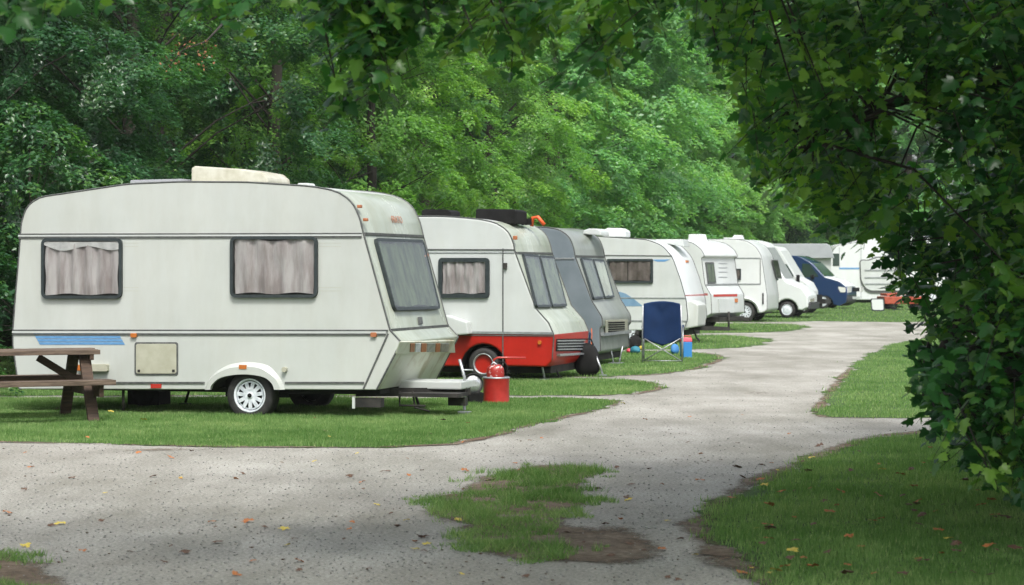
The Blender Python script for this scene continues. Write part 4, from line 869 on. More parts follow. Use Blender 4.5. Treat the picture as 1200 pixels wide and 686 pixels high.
# ------------------------------------------------------------------ picnic table
def picnic(px, py, rz):
    g = G(px, py); t = empty('picnic_table', (g.x, g.y, .008), rz); tag(t, 'weathered brown wooden picnic table with attached benches beside the big cream caravan', 'picnic table')
    L = 1.6; m = MB()
    tp = []
    for k in range(5):
        b = MB(); y = -.30+k*.15; b.box((.0+(.02 if k % 2 else 0)+(.10 if k == 4 else 0), y, .74), (L, .138, .05)); o = b.build('table_plank', M['wood_top'], t, .004)
    for s in (-1, 1):
        for k in range(2):
            b = MB(); b.box((.02, s*(.60+k*.15), .43), (L+.06, .14, .055)); b.build('bench_plank', M['wood_top'] if k else M['wood'], t, .004)
    for s in (-1, 1):
        x = s*(L/2-.14)
        for sy in (-1, 1):
            b = MB(); b.beam((x, sy*.22, .72), (x, sy*.62, .0), .05, .12, (1, 0, 0)); b.build('leg', M['wood'], t, .004)
        b = MB(); b.beam((x+.05, -.76, .345), (x+.05, .76, .345), .05, .14); b.build('bench_support', M['wood'], t, .004)
        b = MB(); b.beam((x+.05, -.36, .69), (x+.05, .36, .69), .045, .07); b.build('top_support', M['wood'], t, .004)
        b = MB(); b.beam((x, 0, .40), (x-s*.45, 0, .68), .05, .08); b.build('brace', M['wood'], t, .004)
    return t
picnic(22, 494, R(25))

# ------------------------------------------------------------------ things on the grass
g = G(581.5, 473.3); t = empty('fuel_canister', (g.x, g.y, .008)); tag(t, 'red metal canister with domed neck and long pump handle standing on the grass', 'canister')
m = MB(); m.lathe([(.001,.0),(.155,.0),(.162,.008),(.160,.02),(.158,.15),(.160,.28),(.166,.295),(.166,.31),(.150,.318)], (0,0,0), 'z', 36); b = m.build('drum', M['canister'], t)
m = MB(); m.lathe([(.168,.303),(.172,.312),(.160,.322),(.12,.322)], (0,0,0), 'z', 36); m.build('rim_ring', M['galv'], t)
m = MB(); m.lathe([(.108,.318),(.108,.39),(.100,.43),(.07,.465),(.045,.475),(.001,.476)], (-.01,0,0), 'z', 30); m.build('neck', M['canister_worn'], t)
m = MB(); m.tube([(-.03,0,.47),(-.03,0,.53),(.02,0,.555),(.36,0,.555)], [.012,.012,.013,.009], 8); m.build('pump_handle', M['redlens'], t)
m = MB(); m.tube([(.11,-.02,.33),(.14,-.02,.44),(.10,-.02,.50),(.03,-.02,.50)], .010, 8); m.tube([(.125,.03,.33),(.155,.03,.40)], .012, 6); m.build('hose', M['black'], t)
m = MB(); m.tube([(-.06,-.05,.47),(-.03,-.06,.50),(.01,-.05,.47)], .010, 8); m.build('cap', M['rim'], t)
g = G(554, 474.5); t = empty('spare_wheel', (g.x, g.y, .008), R(10)); tag(t, 'small silver-faced wheel standing in a black tub left of the red canister', 'wheel')
m = MB(); m.lathe([(.105,-.01),(.125,-.05),(.13,0),(.125,.05),(.105,.05),(.001,.05)], (0, 0, .245), 'y', 28); m.build('tyre', M['rubber'], t)
m = MB(); m.lathe([(.108,-.02),(.09,-.04),(.03,-.055),(.001,-.05)], (0, 0, .245), 'y', 28); m.build('hub_cover', M['silver'], t)
m = MB(); m.box((.03, .02, .07), (.17, .16, .14), taper=1.15); m.build('tub', M['black'], t, .01)

# camp chair seen from behind
g = G(776, 425.5); t = empty('folding_chair', (g.x, g.y, .008), R(-6)); tag(t, 'navy blue canvas folding camping chair seen from behind on the grass', 'chair')
fr = M['galv']; hw = .335
m = MB(); nu, nv = 22, 26; vs = []
for j in range(nv+1):
    v = j/nv; z = .42+(1.03-.42)*v
    for i in range(nu+1):
        u = i/nu*2-1; w = hw*(1.0-.05*v)
        y = -.02-.10*v+.055*(1-u*u)+.010*math.sin(u*5+v*2)*(1-v)+.012*math.sin(v*11-abs(u)*5+1)*(1-u*u)*v
        zz = z+.045*(1-u*u)*v-(.13*(1-abs(u)) if j == 0 else .13*(1-abs(u))*(1-v)**3)
        vs.append((u*w, y, zz))
fs = [(j*(nu+1)+i, j*(nu+1)+i+1, (j+1)*(nu+1)+i+1, (j+1)*(nu+1)+i) for j in range(nv) for i in range(nu)]
m.add(vs, fs, True); bk = m.build('backrest', M['navy'], t); sm = bk.modifiers.new('thick', 'SOLIDIFY'); sm.thickness = .012
m = MB(); vs = []
for j in range(11):
    v = j/10
    for i in range(15): u = i/7-1; vs.append((u*hw*.93, .02+.44*v, .43-.10*(1-u*u)+.03*v))
m.add(vs, [(j*15+i, j*15+i+1, (j+1)*15+i+1, (j+1)*15+i) for j in range(10) for i in range(14)], True); st = m.build('seat', M['navy'], t); sm = st.modifiers.new('thick', 'SOLIDIFY'); sm.thickness = .01
for s in (-1, 1):
    m = MB(); m.tube([(s*.345, 0, 0), (s*.345, -.01, .45), (s*.33, -.11, 1.0)], .0125, 8); m.build('rear_post', fr, t)
    m = MB(); m.tube([(s*.34, .48, 0), (s*.35, .50, .62)], .010, 8); m.build('front_leg', fr, t)
    m = MB(); m.tube([(s*.345, -.03, .62), (s*.35, .52, .63)], .02, 8); m.build('armrest', M['navy'], t)
    m = MB(); m.tube([(s*.345, 0, .02), (-s*.345, -.01+.0, .44)], .0095, 8) if s > 0 else m.tube([(s*.345, -.03, .02), (-s*.345, -.03, .44)], .0095, 8); m.build('cross_brace', fr, t)
    m = MB(); m.tube([(s*.345, 0, .02), (s*.34, .48, .42)], .009, 8); m.tube([(s*.345, 0, .42), (s*.34, .48, .02)], .009, 8); m.build('side_brace', fr, t)
m = MB(); m.tube([(-.345, -.005, .03), (.345, -.005, .03)], .008, 6); m.build('foot_rail', fr, t)

def cooler(px, py, w, d, h, body_m, lid_m, label, rz=0, name='cool_box'):
    g = G(px, py); t = empty(name, (g.x, g.y, .008), rz); tag(t, label, 'cool box')
    m = MB(); m.box((0, d/2, h*.4), (w, d, h*.8), taper=1.05); m.build('body', body_m, t, .012)
    m = MB(); m.box((0, d/2, h*.9), (w*1.1, d*1.1, h*.2), taper=.85); m.build('lid', lid_m, t, .015)
    m = MB(); m.tube([(-w*.55, d*.5, h*.75), (-w*.55, d*.5-.02, h*1.08), (w*.55, d*.5-.02, h*1.08), (w*.55, d*.5, h*.75)], .008, 6); m.build('carry_handle', lid_m, t)
    return t
cooler(806, 420, .16, .28, .37, M['cool_blue'], M['cool_red'], 'tall blue cool box with pinkish red lid to the right of the folding chair', R(10))
def soft_bag(name, px, py, w, d, h, mat, label, cat, seed=0, rz=0, ridge=False, handle=True):
    g = G(px, py); t = empty(name, (g.x, g.y, .008), rz); tag(t, label, cat)
    me = MB(); rr = random.Random(seed); nl, nn_ = 9, 18; vs = []
    for j in range(nl+1):
        v = j/nl; s = (1-abs(2*v-1)**2.6*.55)*(1-.25*v)
        if j == nl: s *= .35
        for k in range(nn_):
            an = 2*math.pi*k/nn_; sq = 1/max(abs(math.cos(an)), abs(math.sin(an)))**.55
            q = s*sq*(1+.10*math.sin(an*3+seed+v*3)+rr.uniform(-.04, .04)); vs.append((w/2*math.cos(an)*q, d/2+d/2*math.sin(an)*q, h*v))
    fs = [(j*nn_+k, j*nn_+(k+1) % nn_, (j+1)*nn_+(k+1) % nn_, (j+1)*nn_+k) for j in range(nl) for k in range(nn_)]+[tuple(nl*nn_+k for k in range(nn_)), tuple(range(nn_))[::-1]]
    me.add(vs, fs, True); me.build('bag_body', mat, t)
    if handle: me = MB(); me.tube([(-w*.2, d/2, h*.93), (-w*.12, d/2, h*1.12), (w*.12, d/2, h*1.12), (w*.2, d/2, h*.93)], .012, 6); me.build('strap', M['black'], t)
    return t
soft_bag('refuse_sack', 689, 441.5, .44, .35, .50, M['black'], 'black refuse sack standing against the nose of the red-based caravan', 'sack', 3)
soft_bag('holdall', 745, 415.5, .22, .25, .15, M['teal'], 'teal cloth bag on the grass left of the folding chair', 'bag', 4)
soft_bag('holdall', 737.5, 414.5, .12, .18, .09, M['cool_red'], 'small red bag on the grass beside the teal bag', 'bag', 5, handle=False)
soft_bag('holdall', 744, 411, .30, .25, .30, M['black'], 'black bag under the nose of the grey-sided caravan, behind the teal bag', 'bag', 6)
soft_bag('holdall', 791, 416, .18, .2, .20, M['lightblue'], 'light blue bag seen between the legs of the folding chair', 'bag', 7)
def ball(px, py, r, mat, label):
    g = G(px, py); m = MB(); pr = [(max(.001, r*math.sin(math.pi*k/12)), r-r*math.cos(math.pi*k/12)) for k in range(13)]; m.lathe(pr, (0,0,0), 'z', 20); o = m.build('ball', mat, None); o.location = (g.x, g.y, .03); tag(o, label, 'ball')
    return o
ball(751, 412.5, .045, M['yellow'], 'small yellow ball beside the teal bag')
# blue cloth with an orange cord hanging from the grey caravan's bumper
p = P(687.5, 391, 39.3); m = MB(); vs = []
for j in range(11):
    for i in range(9):
        u = i/8-.5; v = j/10; vs.append((u*.13*(1-.3*v), .03*math.sin(u*14+v*2), -.30*v-.02*math.cos(u*9)))
m.add(vs, [(j*9+i, j*9+i+1, (j+1)*9+i+1, (j+1)*9+i) for j in range(10) for i in range(8)], True); o = m.build('hanging_towel', M['navy'], None); o.location = p; sm = o.modifiers.new('thick', 'SOLIDIFY'); sm.thickness = .01
tag(o, 'blue cloth hanging between the red-based and grey-sided caravans', 'cloth')
t = empty('orange_rope', P(693, 385, 39.2)); tag(t, 'orange cord with a weight hanging at the corner of the grey-sided caravan', 'rope')
m = MB(); m.tube([(0,0,0),(.01,0,-.1),(.0,.01,-.25),(.02,0,-.33)], .008, 6); m.build('line', M['rope'], t); m = MB(); m.lathe([(.001,-.44),(.03,-.43),(.04,-.38),(.02,-.32),(.001,-.31)], (.02,0,0), 'z', 12); m.build('weight', M['orange'], t)
# dark waste container and wheel under the big caravan
g = G(167, 480.5); t = empty('waste_water_tank', (g.x, g.y+.5, .008), R(-16)); tag(t, 'black waste water container under the rear of the big cream caravan', 'container')
m = MB(); m.lathe([(.001,-.2),(.13,-.2),(.145,-.16),(.145,.16),(.13,.2),(.001,.2)], (0,0,.15), 'y', 24); m.box((0,0,.15), (.40,.34,.24)); m.build('tank', M['black'], t); m = MB(); m.lathe([(.03,-.03),(.03,.02),(.001,.02)], (.05,0,.295), 'z', 12); m.build('cap', M['under'], t)

# ------------------------------------------------------------------ foliage generators
def frame_from(n):
    """n (N,3) unit -> two tangents"""
    a_ = np.where(np.abs(n[:, 2:3]) < .95, np.array([[0, 0, 1.]]), np.array([[1., 0, 0]])); t = np.cross(a_, n); t /= np.linalg.norm(t, axis=1, keepdims=True)+1e-9; return t, np.cross(n, t)
def leaf_cloud(pos, nrm, size, shape, dirv=None):
    """pos, nrm (N,3), size (N,), shape (K,3) local verts (x across, y along, z up); returns verts (N*K,3)"""
    t, b = frame_from(nrm)
    if dirv is not None:
        b = dirv-nrm*np.sum(dirv*nrm, 1, keepdims=True); b /= np.linalg.norm(b, axis=1, keepdims=True)+1e-9; t = np.cross(b, nrm)
    else:
        an = rng.uniform(0, 2*np.pi, len(pos))[:, None]; t, b = t*np.cos(an)+b*np.sin(an), -t*np.sin(an)+b*np.cos(an)
    s = size[:, None, None]
    return (pos[:, None]+s*(shape[None, :, 0:1]*t[:, None]+shape[None, :, 1:2]*b[:, None]+shape[None, :, 2:3]*nrm[:, None])).reshape(-1, 3)
RH = np.array([(0, 0, 0), (.32, .45, .10), (0, 1, -.08), (-.32, .45, .10)]); RHF = np.array([(0, 1, 2), (0, 2, 3)])
# lobed maple leaf: rim of 13 points round a raised midrib
_mp = [(0,0),(.22,-.06),(.50,.10),(.36,.28),(.56,.52),(.27,.55),(.22,.80),(0,1.05),(-.22,.80),(-.27,.55),(-.56,.52),(-.36,.28),(-.50,.10),(-.22,-.06)]
MAP = np.array([(x, y, .16*abs(x)*-1-.10*(y-.4)**2) for x, y in _mp]+[(0, .38, .04)]); MAPF = np.array([(i, (i+1) % 14, 14) for i in range(14)])
def unit(v): return v/(np.linalg.norm(v, axis=1, keepdims=True)+1e-9)

def forest_tree(seed, H, Rm, z0, nclump, per, ls, shape=1.0, cs=1.0):
    """returns (trunk mesh builder, crown verts/faces/tints)"""
    r = random.Random(seed); nr = np.random.default_rng(seed)
    tr = MB(); lean = Vector((r.uniform(-.4, .4), r.uniform(-.4, .4), 0)); pts = [Vector((0, 0, -.1))+lean*0]
    for k in range(1, 8): pts.append(Vector((lean.x*(k/7)**1.3+r.uniform(-.08, .08), lean.y*(k/7)**1.3+r.uniform(-.08, .08), H*.82*k/7)))
    r0 = .018*H; tr.tube(pts, [r0*1.5]+[r0*(1-.85*k/7) for k in range(1, 8)], 9)
    def trunk_at(z): k = max(0, min(6.999, z/(H*.82)*7)); i = int(k); return pts[i].lerp(pts[i+1], k-i)
    P_, N_, S_, T_ = [], [], [], []
    for c in range(nclump):
        v = (c+r.random())/nclump; z = z0+(H-z0)*v; prof = math.sin(min(1, (v*.88+.16))*math.pi)**.6*(1-.25*v)
        rad = Rm*prof; q = r.choice([.98, .92, .86, .72, 1.06]); an = c*2.399963+r.uniform(-.5, .5)
        cen = Vector((math.cos(an)*rad*q, math.sin(an)*rad*q*1.0, z)) + Vector((trunk_at(z).x, trunk_at(z).y, 0))
        rc = cs*r.uniform(.5, 1.0)*(1.0 if v < .8 else .8); n = int(per*rc*rc)
        ou = Vector((math.cos(an), math.sin(an), 0))
        if q > .75 and c % 3 == 0:
            b0 = trunk_at(max(.8, z-1.2-rad*.3)); mid = b0.lerp(cen, .5)+Vector((0, 0, .25)); tr.tube([b0, mid, cen], [r0*.14, r0*.08, r0*.025], 5, cap=False)
            for _ in range(3): tr.tube([mid.lerp(cen, .4), cen+Vector((r.uniform(-.6,.6), r.uniform(-.6,.6), r.uniform(-.3,.1)))], [r0*.05, r0*.015], 4, cap=False)
        # several overlapping flat sprays per clump
        nsp = max(6, int(9*rc)); k_ = max(10, n//nsp)
        for s_ in range(nsp):
            sa = r.uniform(0, 6.28); so = r.uniform(.1, .75)*rc; sc = cen+Vector((math.cos(sa)*so, math.sin(sa)*so, r.uniform(-.14, .14)*rc-.50*so*so/rc))
            dirn = (Vector((math.cos(sa), math.sin(sa), 0))*.6+ou*.6); dirn.z = -.35-.25*r.random(); dirn.normalize(); sd_ = dirn.cross(Vector((0,0,1))).normalized(); sup = sd_.cross(dirn)
            le, wi = rc*r.uniform(.5, .8), rc*r.uniform(.22, .38)
            a1 = nr.random(k_)**.8; b1 = nr.normal(0, .45, k_)*(1.0-.55*a1); d_ = np.array(dirn); s2 = np.array(sd_); u2 = np.array(sup)
            pos = np.array(sc)+a1[:, None]*le*d_+b1[:, None]*wi*s2+(nr.normal(0, .05*rc, k_)-.25*wi*b1**2-.18*le*a1**2)[:, None]*u2
            nn_ = unit(u2[None]*1.0+nr.normal(0, .30, (k_, 3))+b1[:, None]*s2*.4+np.array([0, 0, .25])); P_.append(pos); N_.append(nn_); S_.append(nr.uniform(.7, 1.25, k_)*ls)
            T_.append(np.clip(nr.normal(.40+.18*math.sin(seed+c*1.7)+.12*r.uniform(-1, 1), .15, k_), 0, 1))
    P_, N_, S_, T_ = map(np.concatenate, (P_, N_, S_, T_))
    v = leaf_cloud(P_, N_, S_, RH); n = len(P_); f = (RHF[None]+(np.arange(n)*4)[:, None, None]).reshape(-1, 3)
    return tr, v, f, np.repeat(T_, 4)
VAR = []
specs = [(11, 11.5, 3.5, 1.0, 105, 1000, .088, 1.3), (12, 10.5, 3.2, .7, 98, 1000, .085, 1.3), (13, 13, 3.8, 1.2, 118, 980, .09, 1.35), (14, 17, 4.6, 1.0, 125, 520, .15, 1.8), (15, 19, 5.0, 1.2, 135, 500, .155, 1.85), (16, 4.2, 1.9, .15, 60, 700, .085, .9)]
for sd_, H, Rm, z0, nc, per, ls, cs in specs:
    tr, v, f, t = forest_tree(sd_, H, Rm, z0, nc, per, ls, cs=cs)
    tm = tr.build('trunk', M['bark']); tme = tm.data; bpy.data.objects.remove(tm)
    VAR.append((tme, v, f, t, {}))
def put_tree(vi, x, y, rz, s, mat, label, group, name='broadleaf_tree', cat='tree'):
    tme, v, f, t, cache = VAR[vi]
    if mat not in cache: cache[mat] = fast_mesh('crown', v, f, M[mat], t, linkit=False)
    r = empty(name, (x, y, 0), rz); r.scale = (s, s, s*(1+.06*math.sin(x*3+y))); tag(r, label, cat, group)
    a_ = link(bpy.data.objects.new('trunk', tme)); a_.parent = r; b = link(bpy.data.objects.new('crown', cache[mat])); b.parent = r
    return r
rt = random.Random(4)
G1 = 'tall leafy trees standing behind the row of caravans'
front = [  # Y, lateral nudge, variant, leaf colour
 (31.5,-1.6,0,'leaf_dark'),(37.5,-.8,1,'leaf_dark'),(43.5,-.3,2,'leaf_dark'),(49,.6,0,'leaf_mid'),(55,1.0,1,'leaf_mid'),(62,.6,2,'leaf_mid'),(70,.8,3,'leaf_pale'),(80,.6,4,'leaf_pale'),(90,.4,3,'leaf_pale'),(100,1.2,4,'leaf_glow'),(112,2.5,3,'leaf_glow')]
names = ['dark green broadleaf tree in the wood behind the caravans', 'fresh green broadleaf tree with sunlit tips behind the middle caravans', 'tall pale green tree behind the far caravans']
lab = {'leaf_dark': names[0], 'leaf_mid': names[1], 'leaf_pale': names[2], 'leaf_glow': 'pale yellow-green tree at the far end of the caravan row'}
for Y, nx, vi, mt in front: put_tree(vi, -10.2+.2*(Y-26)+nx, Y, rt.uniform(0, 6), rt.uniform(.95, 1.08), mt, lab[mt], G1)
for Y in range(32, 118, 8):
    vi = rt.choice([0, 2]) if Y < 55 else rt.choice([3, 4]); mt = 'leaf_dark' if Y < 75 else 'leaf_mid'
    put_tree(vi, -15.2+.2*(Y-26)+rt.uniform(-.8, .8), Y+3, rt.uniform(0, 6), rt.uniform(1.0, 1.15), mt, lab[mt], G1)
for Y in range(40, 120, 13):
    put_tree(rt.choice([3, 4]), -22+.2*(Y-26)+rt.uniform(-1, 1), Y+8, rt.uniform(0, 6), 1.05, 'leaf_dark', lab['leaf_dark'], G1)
for X, Y, vi, mt in ((-11,27,1,'leaf_dark'),(-9.8,45,0,'leaf_dark')): put_tree(vi, X, Y, rt.uniform(0, 6), 1, mt, lab[mt], G1)
for X, Y, vi, mt in ((11,119,3,'leaf_glow'),(15.5,124,4,'leaf_glow'),(20.5,121,3,'leaf_pale'),(26,124,4,'leaf_mid'),(32,121,3,'leaf_dark'),(6,128,4,'leaf_mid'),(13,134,4,'leaf_dark'),(19,135,3,'leaf_dark'),(25,136,4,'leaf_dark'),(38,124,4,'leaf_dark')):
    put_tree(vi, X, Y, rt.uniform(0, 6), 1.05, mt, {'leaf_glow': 'yellow-green tree closing the view above the furthest campers', 'leaf_pale': 'pale green tree closing the view beyond the end trailers', 'leaf_mid': 'mid green tree closing the view beyond the end trailers', 'leaf_dark': 'dark green tree in the back row beyond the end trailers'}[mt], 'trees beyond the far end of the road')
for Y in (30, 34, 39, 44, 50, 57, 65, 74, 84, 95, 106):
    put_tree(5, -8.9+.2*(Y-26)+rt.uniform(-.5, .2), Y+rt.uniform(-.5, .5), rt.uniform(0, 6), rt.uniform(.8, 1.1), 'leaf_dark' if Y < 60 else 'leaf_mid', 'leafy bush under the trees at the back of the pitches' if Y < 60 else 'lighter leafy bush behind the far pitches', 'bushes at the back of the pitches', 'leafy_bush', 'bush')
for X in range(6, 40, 4): put_tree(5, X+rt.uniform(-.5, .5), 117+rt.uniform(-1, 1), rt.uniform(0, 6), 1.1, 'leaf_dark', 'dark leafy bush beyond the end trailers', 'bushes beyond the far end of the road', 'leafy_bush', 'bush')

# a dead orange sprig caught in the trees above the big caravan
dd = P(214, 58, 33.6); sp = empty('dead_sprig', dd); tag(sp, 'withered orange-brown sprig of dead leaves hanging in the trees above the big caravan', 'dead branch')
m = MB(); m.tube([(-.25, .0, -.3), (.0, .05, .0), (.32, .1, .12), (.5, .9, .5)], [.006, .01, .014, .02], 5); m.build('stem', M['bark'], sp)
k_ = 70; pp = np.concatenate([np.stack([rng.normal(cx_, .07, k_//5*1), rng.normal(0, .08, k_//5), rng.normal(cz_, .09, k_//5)], 1) for cx_, cz_ in ((-.25,-.22),(-.12,-.05),(.05,.08),(.32,.02),(.34,-.15))])
lv = leaf_cloud(pp, unit(rng.normal(0, 1, (len(pp), 3))), rng.uniform(.04, .07, len(pp)), RH); fl_ = (RHF[None]+(np.arange(len(pp))*4)[:, None, None]).reshape(-1, 3)
M['dead_leaf'] = noisy('withered_orange_leaf', (.15, .055, .02), (.26, .12, .055), 6, .8); fast_mesh('leaves', lv, fl_, M['dead_leaf'], None, parent=sp)

# ------------------------------------------------------------------ the near tree: trunk right of the frame, limbs reaching over the road
near = empty('overhanging_maple', (5.6, 16.5, 0)); tag(near, 'big maple on the right whose leafy branches hang over the road and frame', 'tree')
NO = np.array([5.6, 16.5, 0])
def pin(poly, x, y):
    class _P:
        def __init__(s, a_): s.x, s.y = a_
    return inside([_P(p) for p in poly], x, y)
REG = [  # photo-space outline, depth range, number of twigs
 ([(800,-30),(812,10),(835,45),(850,80),(872,100),(868,140),(880,165),(888,205),(905,225),(940,235),(962,255),(985,262),(1012,276),(1034,292),(1050,330),(1078,362),(1090,385),(1088,415),(1078,440),(1088,470),(1100,500),(1120,530),(1150,552),(1185,570),(1300,575),(1500,560),(1500,-30)], 13.0, 17.5, 3300, None),
 ([(378,-40),(378,22),(398,45),(418,62),(420,80),(398,108),(392,128),(412,128),(440,100),(468,72),(480,32),(525,12),(525,-40)], 11.6, 12.8, 170, None),
 ([(500,-40),(522,45),(545,60),(572,82),(602,84),(622,66),(652,34),(668,72),(676,98),(694,98),(702,74),(724,88),(742,78),(746,58),(760,36),(775,10),(778,-40)], 11.5, 13.5, 130, None),
 ([(235,-40),(240,6),(262,16),(290,14),(305,-40)], 11.0, 12.0, 22, None),
 ([(-60,-60),(-40,10),(20,26),(58,14),(110,-2),(120,-60)], 9.0, 10.5, 34, None),
 ([(110,-60),(120,-4),(235,-4),(380,-4),(380,-60)], 11, 12.5, 26, None),
 ([(770,-60),(770,4),(820,10),(830,-60)], 12, 13.5, 26, None),
]
anch = []
for poly, d0, d1, n, _ in REG:
    xs = [p[0] for p in poly]; ys = [p[1] for p in poly]; got = 0
    while got < n:
        x = rng.uniform(min(xs), max(xs), 4000); y = rng.uniform(min(ys), max(ys), 4000); k = pin(poly, x, y); x, y = x[k], y[k]
        # denser deep inside, patchy towards the rim
        Yd = rng.uniform(d0, d1, len(x)); c = vnoise(x/70, y/70+Yd*.8, 1, 77); k = c > .30 if n > 1000 else c > -1
        x, y, Yd = x[k][:n-got], y[k][:n-got], Yd[k][:n-got]; got += len(x)
        anch.append(np.stack([(x-600)*Yd/F, Yd, CH-(y-HY)*Yd/F], 1))
anchV = np.concatenate(anch)
# high canopy above the frame (shades the foreground), and the rest of the crown round the trunk
n = 3000; X = rng.uniform(-7.5, 9.5, n); Y = rng.uniform(1.5, 20.5, n); base = CH+.118*Y+.85; Z = base+rng.random(n)*3.4
k = (vnoise(X, Y, .45, 91) > .30) & (((X-4.5)/9)**2+((Y-12.5)/10.5)**2 < 1.7) & ~((Y > 14.5) & (X < 1.5)); anchC = np.stack([X, Y, Z], 1)[k]
n = 1600; X = rng.uniform(.8, 7.5, n); Y = rng.uniform(6, 16.5, n); anchC = np.concatenate([anchC, np.stack([X, Y, CH+.118*Y+.9+rng.random(n)*3], 1)])
n = 1500; d = unit(rng.normal(0, 1, (n, 3))); rr = rng.uniform(.6, 1.0, n)[:, None]; E = np.array([6.8, 17.5, 5.2])+d*rr*np.array([3.6, 3.6, 4.2]); pxs = 600+F*E[:, 0]/E[:, 1]
k = (pxs > 1230) & (E[:, 2] > .6); anchE = E[k]
def twigs(anchor, nl, ls0, shape, shf, droop=.5, length=.45, tadd=None):
    n = len(anchor); anchor = anchor.copy(); an = rng.uniform(0, 2*np.pi, n); ow = unit(anchor-np.array([5.6, 16.5, 4.5])); dr = np.stack([np.cos(an), np.sin(an), np.zeros(n)], 1)*.7+ow*.5; dr[:, 2] = -droop-rng.random(n)*.5; dr = unit(dr)
    L = length*rng.uniform(.6, 1.25, n); anchor -= dr*(L*.55)[:, None]; anchor[:, 2] += .05; sd_ = unit(np.cross(dr, np.array([[0, 0, 1.]])))
    up = np.cross(sd_, dr); P_, N_, S_, D_, T_ = [], [], [], [], []
    tt = rng.normal(.30, .17, n); tt = np.where(rng.random(n) < .14, tt+.38, tt)
    if tadd is not None: tt = tt+tadd
    for j in range(nl):
        a_ = (j+.5)/nl; s = 1 if j % 2 else -1
        p = anchor+dr*(L*a_)[:, None]+sd_*(s*.03)+np.stack([np.zeros(n), np.zeros(n), -.12*L*a_*a_], 1)+rng.normal(0, .02, (n, 3))
        ld = unit(dr*.5+sd_*s*rng.uniform(.3, 1.0, n)[:, None]+np.array([0, 0, -.55])+rng.normal(0, .25, (n, 3))); nn_ = unit(up*.9+np.array([0, -.25, .35])+rng.normal(0, .45, (n, 3)))
        P_.append(p); N_.append(nn_); D_.append(ld); S_.append(ls0*rng.uniform(.55, 1.15, n)*(1.1-.35*a_)); T_.append(np.clip(tt+rng.normal(0, .10, n), 0, 1))
    P_, N_, S_, D_, T_ = map(np.concatenate, (P_, N_, S_, D_, T_)); v = leaf_cloud(P_, N_, S_, shape, D_); K = len(shape); m_ = len(P_)
    f = (shf[None]+(np.arange(m_)*K)[:, None, None]).reshape(-1, 3); tips = anchor+dr*L[:, None]
    return v, f, np.repeat(T_, K), np.stack([anchor, anchor+dr*(L*.5)[:, None], tips-np.stack([np.zeros(n), np.zeros(n), .12*L], 1)], 1)
v1, f1, t1, tw1 = twigs(anchV, 9, .096, MAP, MAPF, length=.38, tadd=np.concatenate([np.full(len(a_), .42 if i in (1, 3) else .14 if i in (2, 4, 5) else .04) for i, a_ in enumerate(anch)])+np.where((600+F*anchV[:, 0]/anchV[:, 1] < 1045) & (600+F*anchV[:, 0]/anchV[:, 1] > 800), .18, 0))  # hanging strands and left rim tinted lighter: backlight put into leaf colour
SIM = np.array([(0, 0, 0), (.5, .12, -.05), (.42, .62, -.05), (0, 1.02, -.05), (-.42, .62, -.05), (-.5, .12, -.05)]); SIMF = np.array([(0,1,2), (0,2,3), (0,3,4), (0,4,5)])
v2, f2, t2, _ = twigs(np.concatenate([anchC, anchE]), 10, .16, SIM, SIMF, length=.6)
v = np.concatenate([v1, v2])-NO; f = np.concatenate([f1, f2+len(v1)]); t_ = np.concatenate([t1, t2])
fast_mesh('crown', v, f, M['leaf_near'], t_, parent=near)
# trunk and limbs: greedy growth towards the anchors
m = MB(); tk = [Vector((0,0,-.1)), Vector((.05,0,1.0)), Vector((-.05,.1,2.2)), Vector((.1,0,3.6)), Vector((.2,-.1,5.2)), Vector((.1,.1,7.2)), Vector((.3,.2,9.0))]
m.tube(tk, [.34,.25,.22,.19,.14,.09,.04], 14); m.build('trunk', M['bark'], near)
limb = MB(); A_ = Vector((5.6,16.5,0)); nodes = []
main = [  # limb polylines (world)
 [(5.6,16.5,3.0),(4.2,15.4,3.9),(2.4,14.2,4.0),(.6,13.2,3.75),(-1.2,12.4,3.6),(-3.0,11.8,3.5),(-4.6,10.8,3.3)],
 [(5.6,16.5,4.2),(3.6,14.0,5.0),(1.6,11.0,5.2),(-.6,8.0,5.2),(-2.8,5.4,5.0)],
 [(5.6,16.5,2.4),(4.6,15.9,2.9),(3.4,15.4,3.0),(2.4,14.9,2.7),(1.8,14.6,2.4)],
 [(5.6,16.5,1.8),(4.5,15.8,2.1),(3.5,15.3,1.7),(2.8,15.0,1.2),(2.6,14.8,.8)],
 [(5.6,16.5,5.0),(6.5,13,6.0),(6.0,9,6.2),(5.0,5,6.0)],
 [(5.6,16.5,3.4),(4.2,16.2,3.6),(3.0,15.8,3.4),(2.0,15.2,3.2)],
 [(5.6,16.5,2.6),(7,18,4),(8.6,19,5)], [(5.6,16.5,3.6),(6,19,5),(6,20.6,6)]]
for pl in main:
    pp = [Vector(p)-A_ for p in pl]; n = len(pp); limb.tube(pp, [.10*(1-.88*k/(n-1)) for k in range(n)], 8)
    for a_, b_ in zip(pp[:-1], pp[1:]):
        for k in range(6): nodes.append(a_.lerp(b_, k/6))
NA = np.array([tuple(p) for p in nodes]); allA = np.concatenate([anchV[::6], anchC[::12], anchE[::12]])-NO
for q in allA:
    d = np.linalg.norm(NA-q, axis=1)+.6*np.maximum(0, q[2]-NA[:, 2]); i = int(d.argmin()); a_ = Vector(NA[i]); b_ = Vector(q)
    if (a_-b_).length > 2.6: continue
    mid = a_.lerp(b_, .5)+Vector((0, 0, .12*(a_-b_).length)); limb.tube([a_, mid, b_], [.014, .009, .004], 4, cap=False)
limb.build('limbs', M['bark'], near)
tv = (tw1-NO)[::1]; m = MB()
for tw in tv[::2]: m.tube([Vector(p) for p in tw], [.004, .003, .0015], 3, cap=False)
m.build('twigs', M['bark'], near)

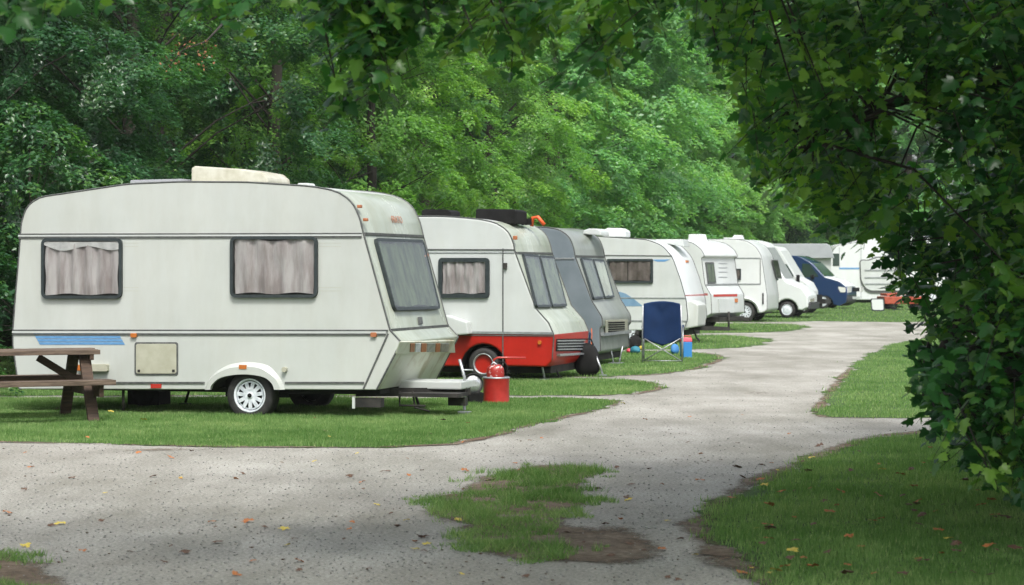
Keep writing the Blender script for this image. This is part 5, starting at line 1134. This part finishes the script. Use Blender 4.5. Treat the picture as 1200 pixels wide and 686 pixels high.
# ------------------------------------------------------------------ fallen leaves: each one a thing
lm = {}
for nm, c1, c2 in (('yellow', (.50, .37, .04), (.60, .50, .12)), ('orange', (.34, .10, .025), (.46, .19, .06)), ('brown', (.08, .045, .028), (.17, .09, .055))):
    lm[nm] = noisy(nm+'_fallen_leaf', c1, c2, 30, .7)
lmesh = {}
for nm in lm:
    for k in range(3):
        rr = random.Random(k*7+len(nm)); sh = MAP.copy(); sh[:, 2] += [rr.uniform(-.03, .14)+.25*x*x*rr.uniform(0, 1.5) for x in sh[:, 0]]; sh[:, 2] -= sh[:, 2].min(); sh[:, 1] -= .45
        me = bpy.data.meshes.new('fallen_leaf'); me.from_pydata([tuple(x) for x in sh], [], [tuple(x) for x in MAPF]); me.materials.append(lm[nm]); lmesh[nm, k] = me
spots = [(70,616,'yellow',1.3),(123,580,'yellow',.9),(212,562,'yellow',.8),(333,622,'yellow',1.0),(8,603,'orange',1),(30,642,'yellow',1),(290,613,'orange',1.2),(248,614,'orange',.9),(97,648,'orange',1.1),(296,660,'orange',1),(277,676,'orange',1),(350,660,'orange',1),(276,563,'orange',1),(200,538,'orange',1),(180,560,'brown',1),(85,562,'brown',1),(217,650,'brown',1.2),(255,638,'brown',1),(345,634,'brown',1),(442,594,'yellow',1.1),(476,612,'yellow',1),(486,646,'yellow',1.2),(500,640,'yellow',1.2),(545,553,'orange',1.3),(410,622,'orange',1),(410,560,'brown',1),(455,554,'brown',1),(538,612,'yellow',1),(820,565,'orange',1.1),(806,520,'brown',1),(864,521,'brown',1),(735,586,'brown',1),(761,551,'brown',1),(777,646,'orange',1),(797,634,'brown',1),(738,640,'brown',1.2),(857,591,'orange',1),(915,584,'orange',1.2),(925,510,'orange',1),(960,524,'brown',1.3),(1075,596,'orange',1.2),(1065,600,'brown',1),(1030,588,'orange',1.2),(1100,630,'orange',1.2),(980,600,'orange',1),(900,640,'orange',1.2),(930,655,'yellow',1.1),(1150,600,'orange',1.1),(1120,655,'brown',1.2),(1010,650,'orange',1),(168,497,'yellow',1.3),(130,487,'yellow',1),(310,620,'brown',1),(575,565,'brown',1.2),(555,578,'brown',1),(700,575,'brown',1)]
rl = random.Random(12)
while len(spots) < 165:
    py = HY+F*CH/(1/rl.uniform(1/30, 1/12.2)); spots.append((rl.uniform(0, 1180), py, rl.choices(['brown', 'orange', 'yellow'], [6, 3, 1])[0], rl.uniform(.5, .95)))
while len(spots) < 235: spots.append((rl.uniform(840, 1190), rl.uniform(535, 684), rl.choices(['brown', 'orange', 'yellow'], [6, 4, 1])[0], rl.uniform(.7, 1.3)))
onl = np.zeros(len(spots), bool); gp = [G(s[0], s[1]) for s in spots]; gx = np.array([p.x for p in gp]); gy = np.array([p.y for p in gp])
for nm, pl in lawn_polys: onl |= inside(pl, gx, gy)
for i, (px, py, c, s) in enumerate(spots):
    o = link(bpy.data.objects.new('fallen_leaf', lmesh[c, i % 3])); z = .045 if onl[i] else .012
    o.location = (gp[i].x, gp[i].y, z); sc = s*rl.uniform(.04, .07); o.scale = (sc, sc, sc); o.rotation_euler = (rl.uniform(-.35, .35), rl.uniform(-.35, .35), rl.uniform(0, 6.28))
    w = 'lying in the grass' if onl[i] else 'lying on the gravel'
    tag(o, {'yellow': 'bright yellow fallen leaf ', 'orange': 'rusty orange fallen leaf ', 'brown': 'curled brown fallen leaf '}[c]+w, 'fallen leaf', c+' fallen leaves '+w)

# ------------------------------------------------------------------ thin summer haze
bm = bmesh.new(); bmesh.ops.create_cube(bm, size=1); hz = bpy.data.meshes.new('haze'); bm.to_mesh(hz); bm.free()
ho = link(bpy.data.objects.new('haze', hz)); ho.location = (0, 350, 15); ho.scale = (1100, 1200, 32); tag(ho, 'thin pale haze softening the far trees', 'haze', kind='stuff')
hm = bpy.data.materials.new('haze'); hm.use_nodes = True; N = hm.node_tree.nodes; N.remove(N['Principled BSDF'])
pv = N.new('ShaderNodeVolumePrincipled'); pv.inputs['Density'].default_value = .0003; pv.inputs['Color'].default_value = (.9, .97, .93, 1); hm.node_tree.links.new(pv.outputs[0], N['Material Output'].inputs['Volume'])
hz.materials.append(hm)
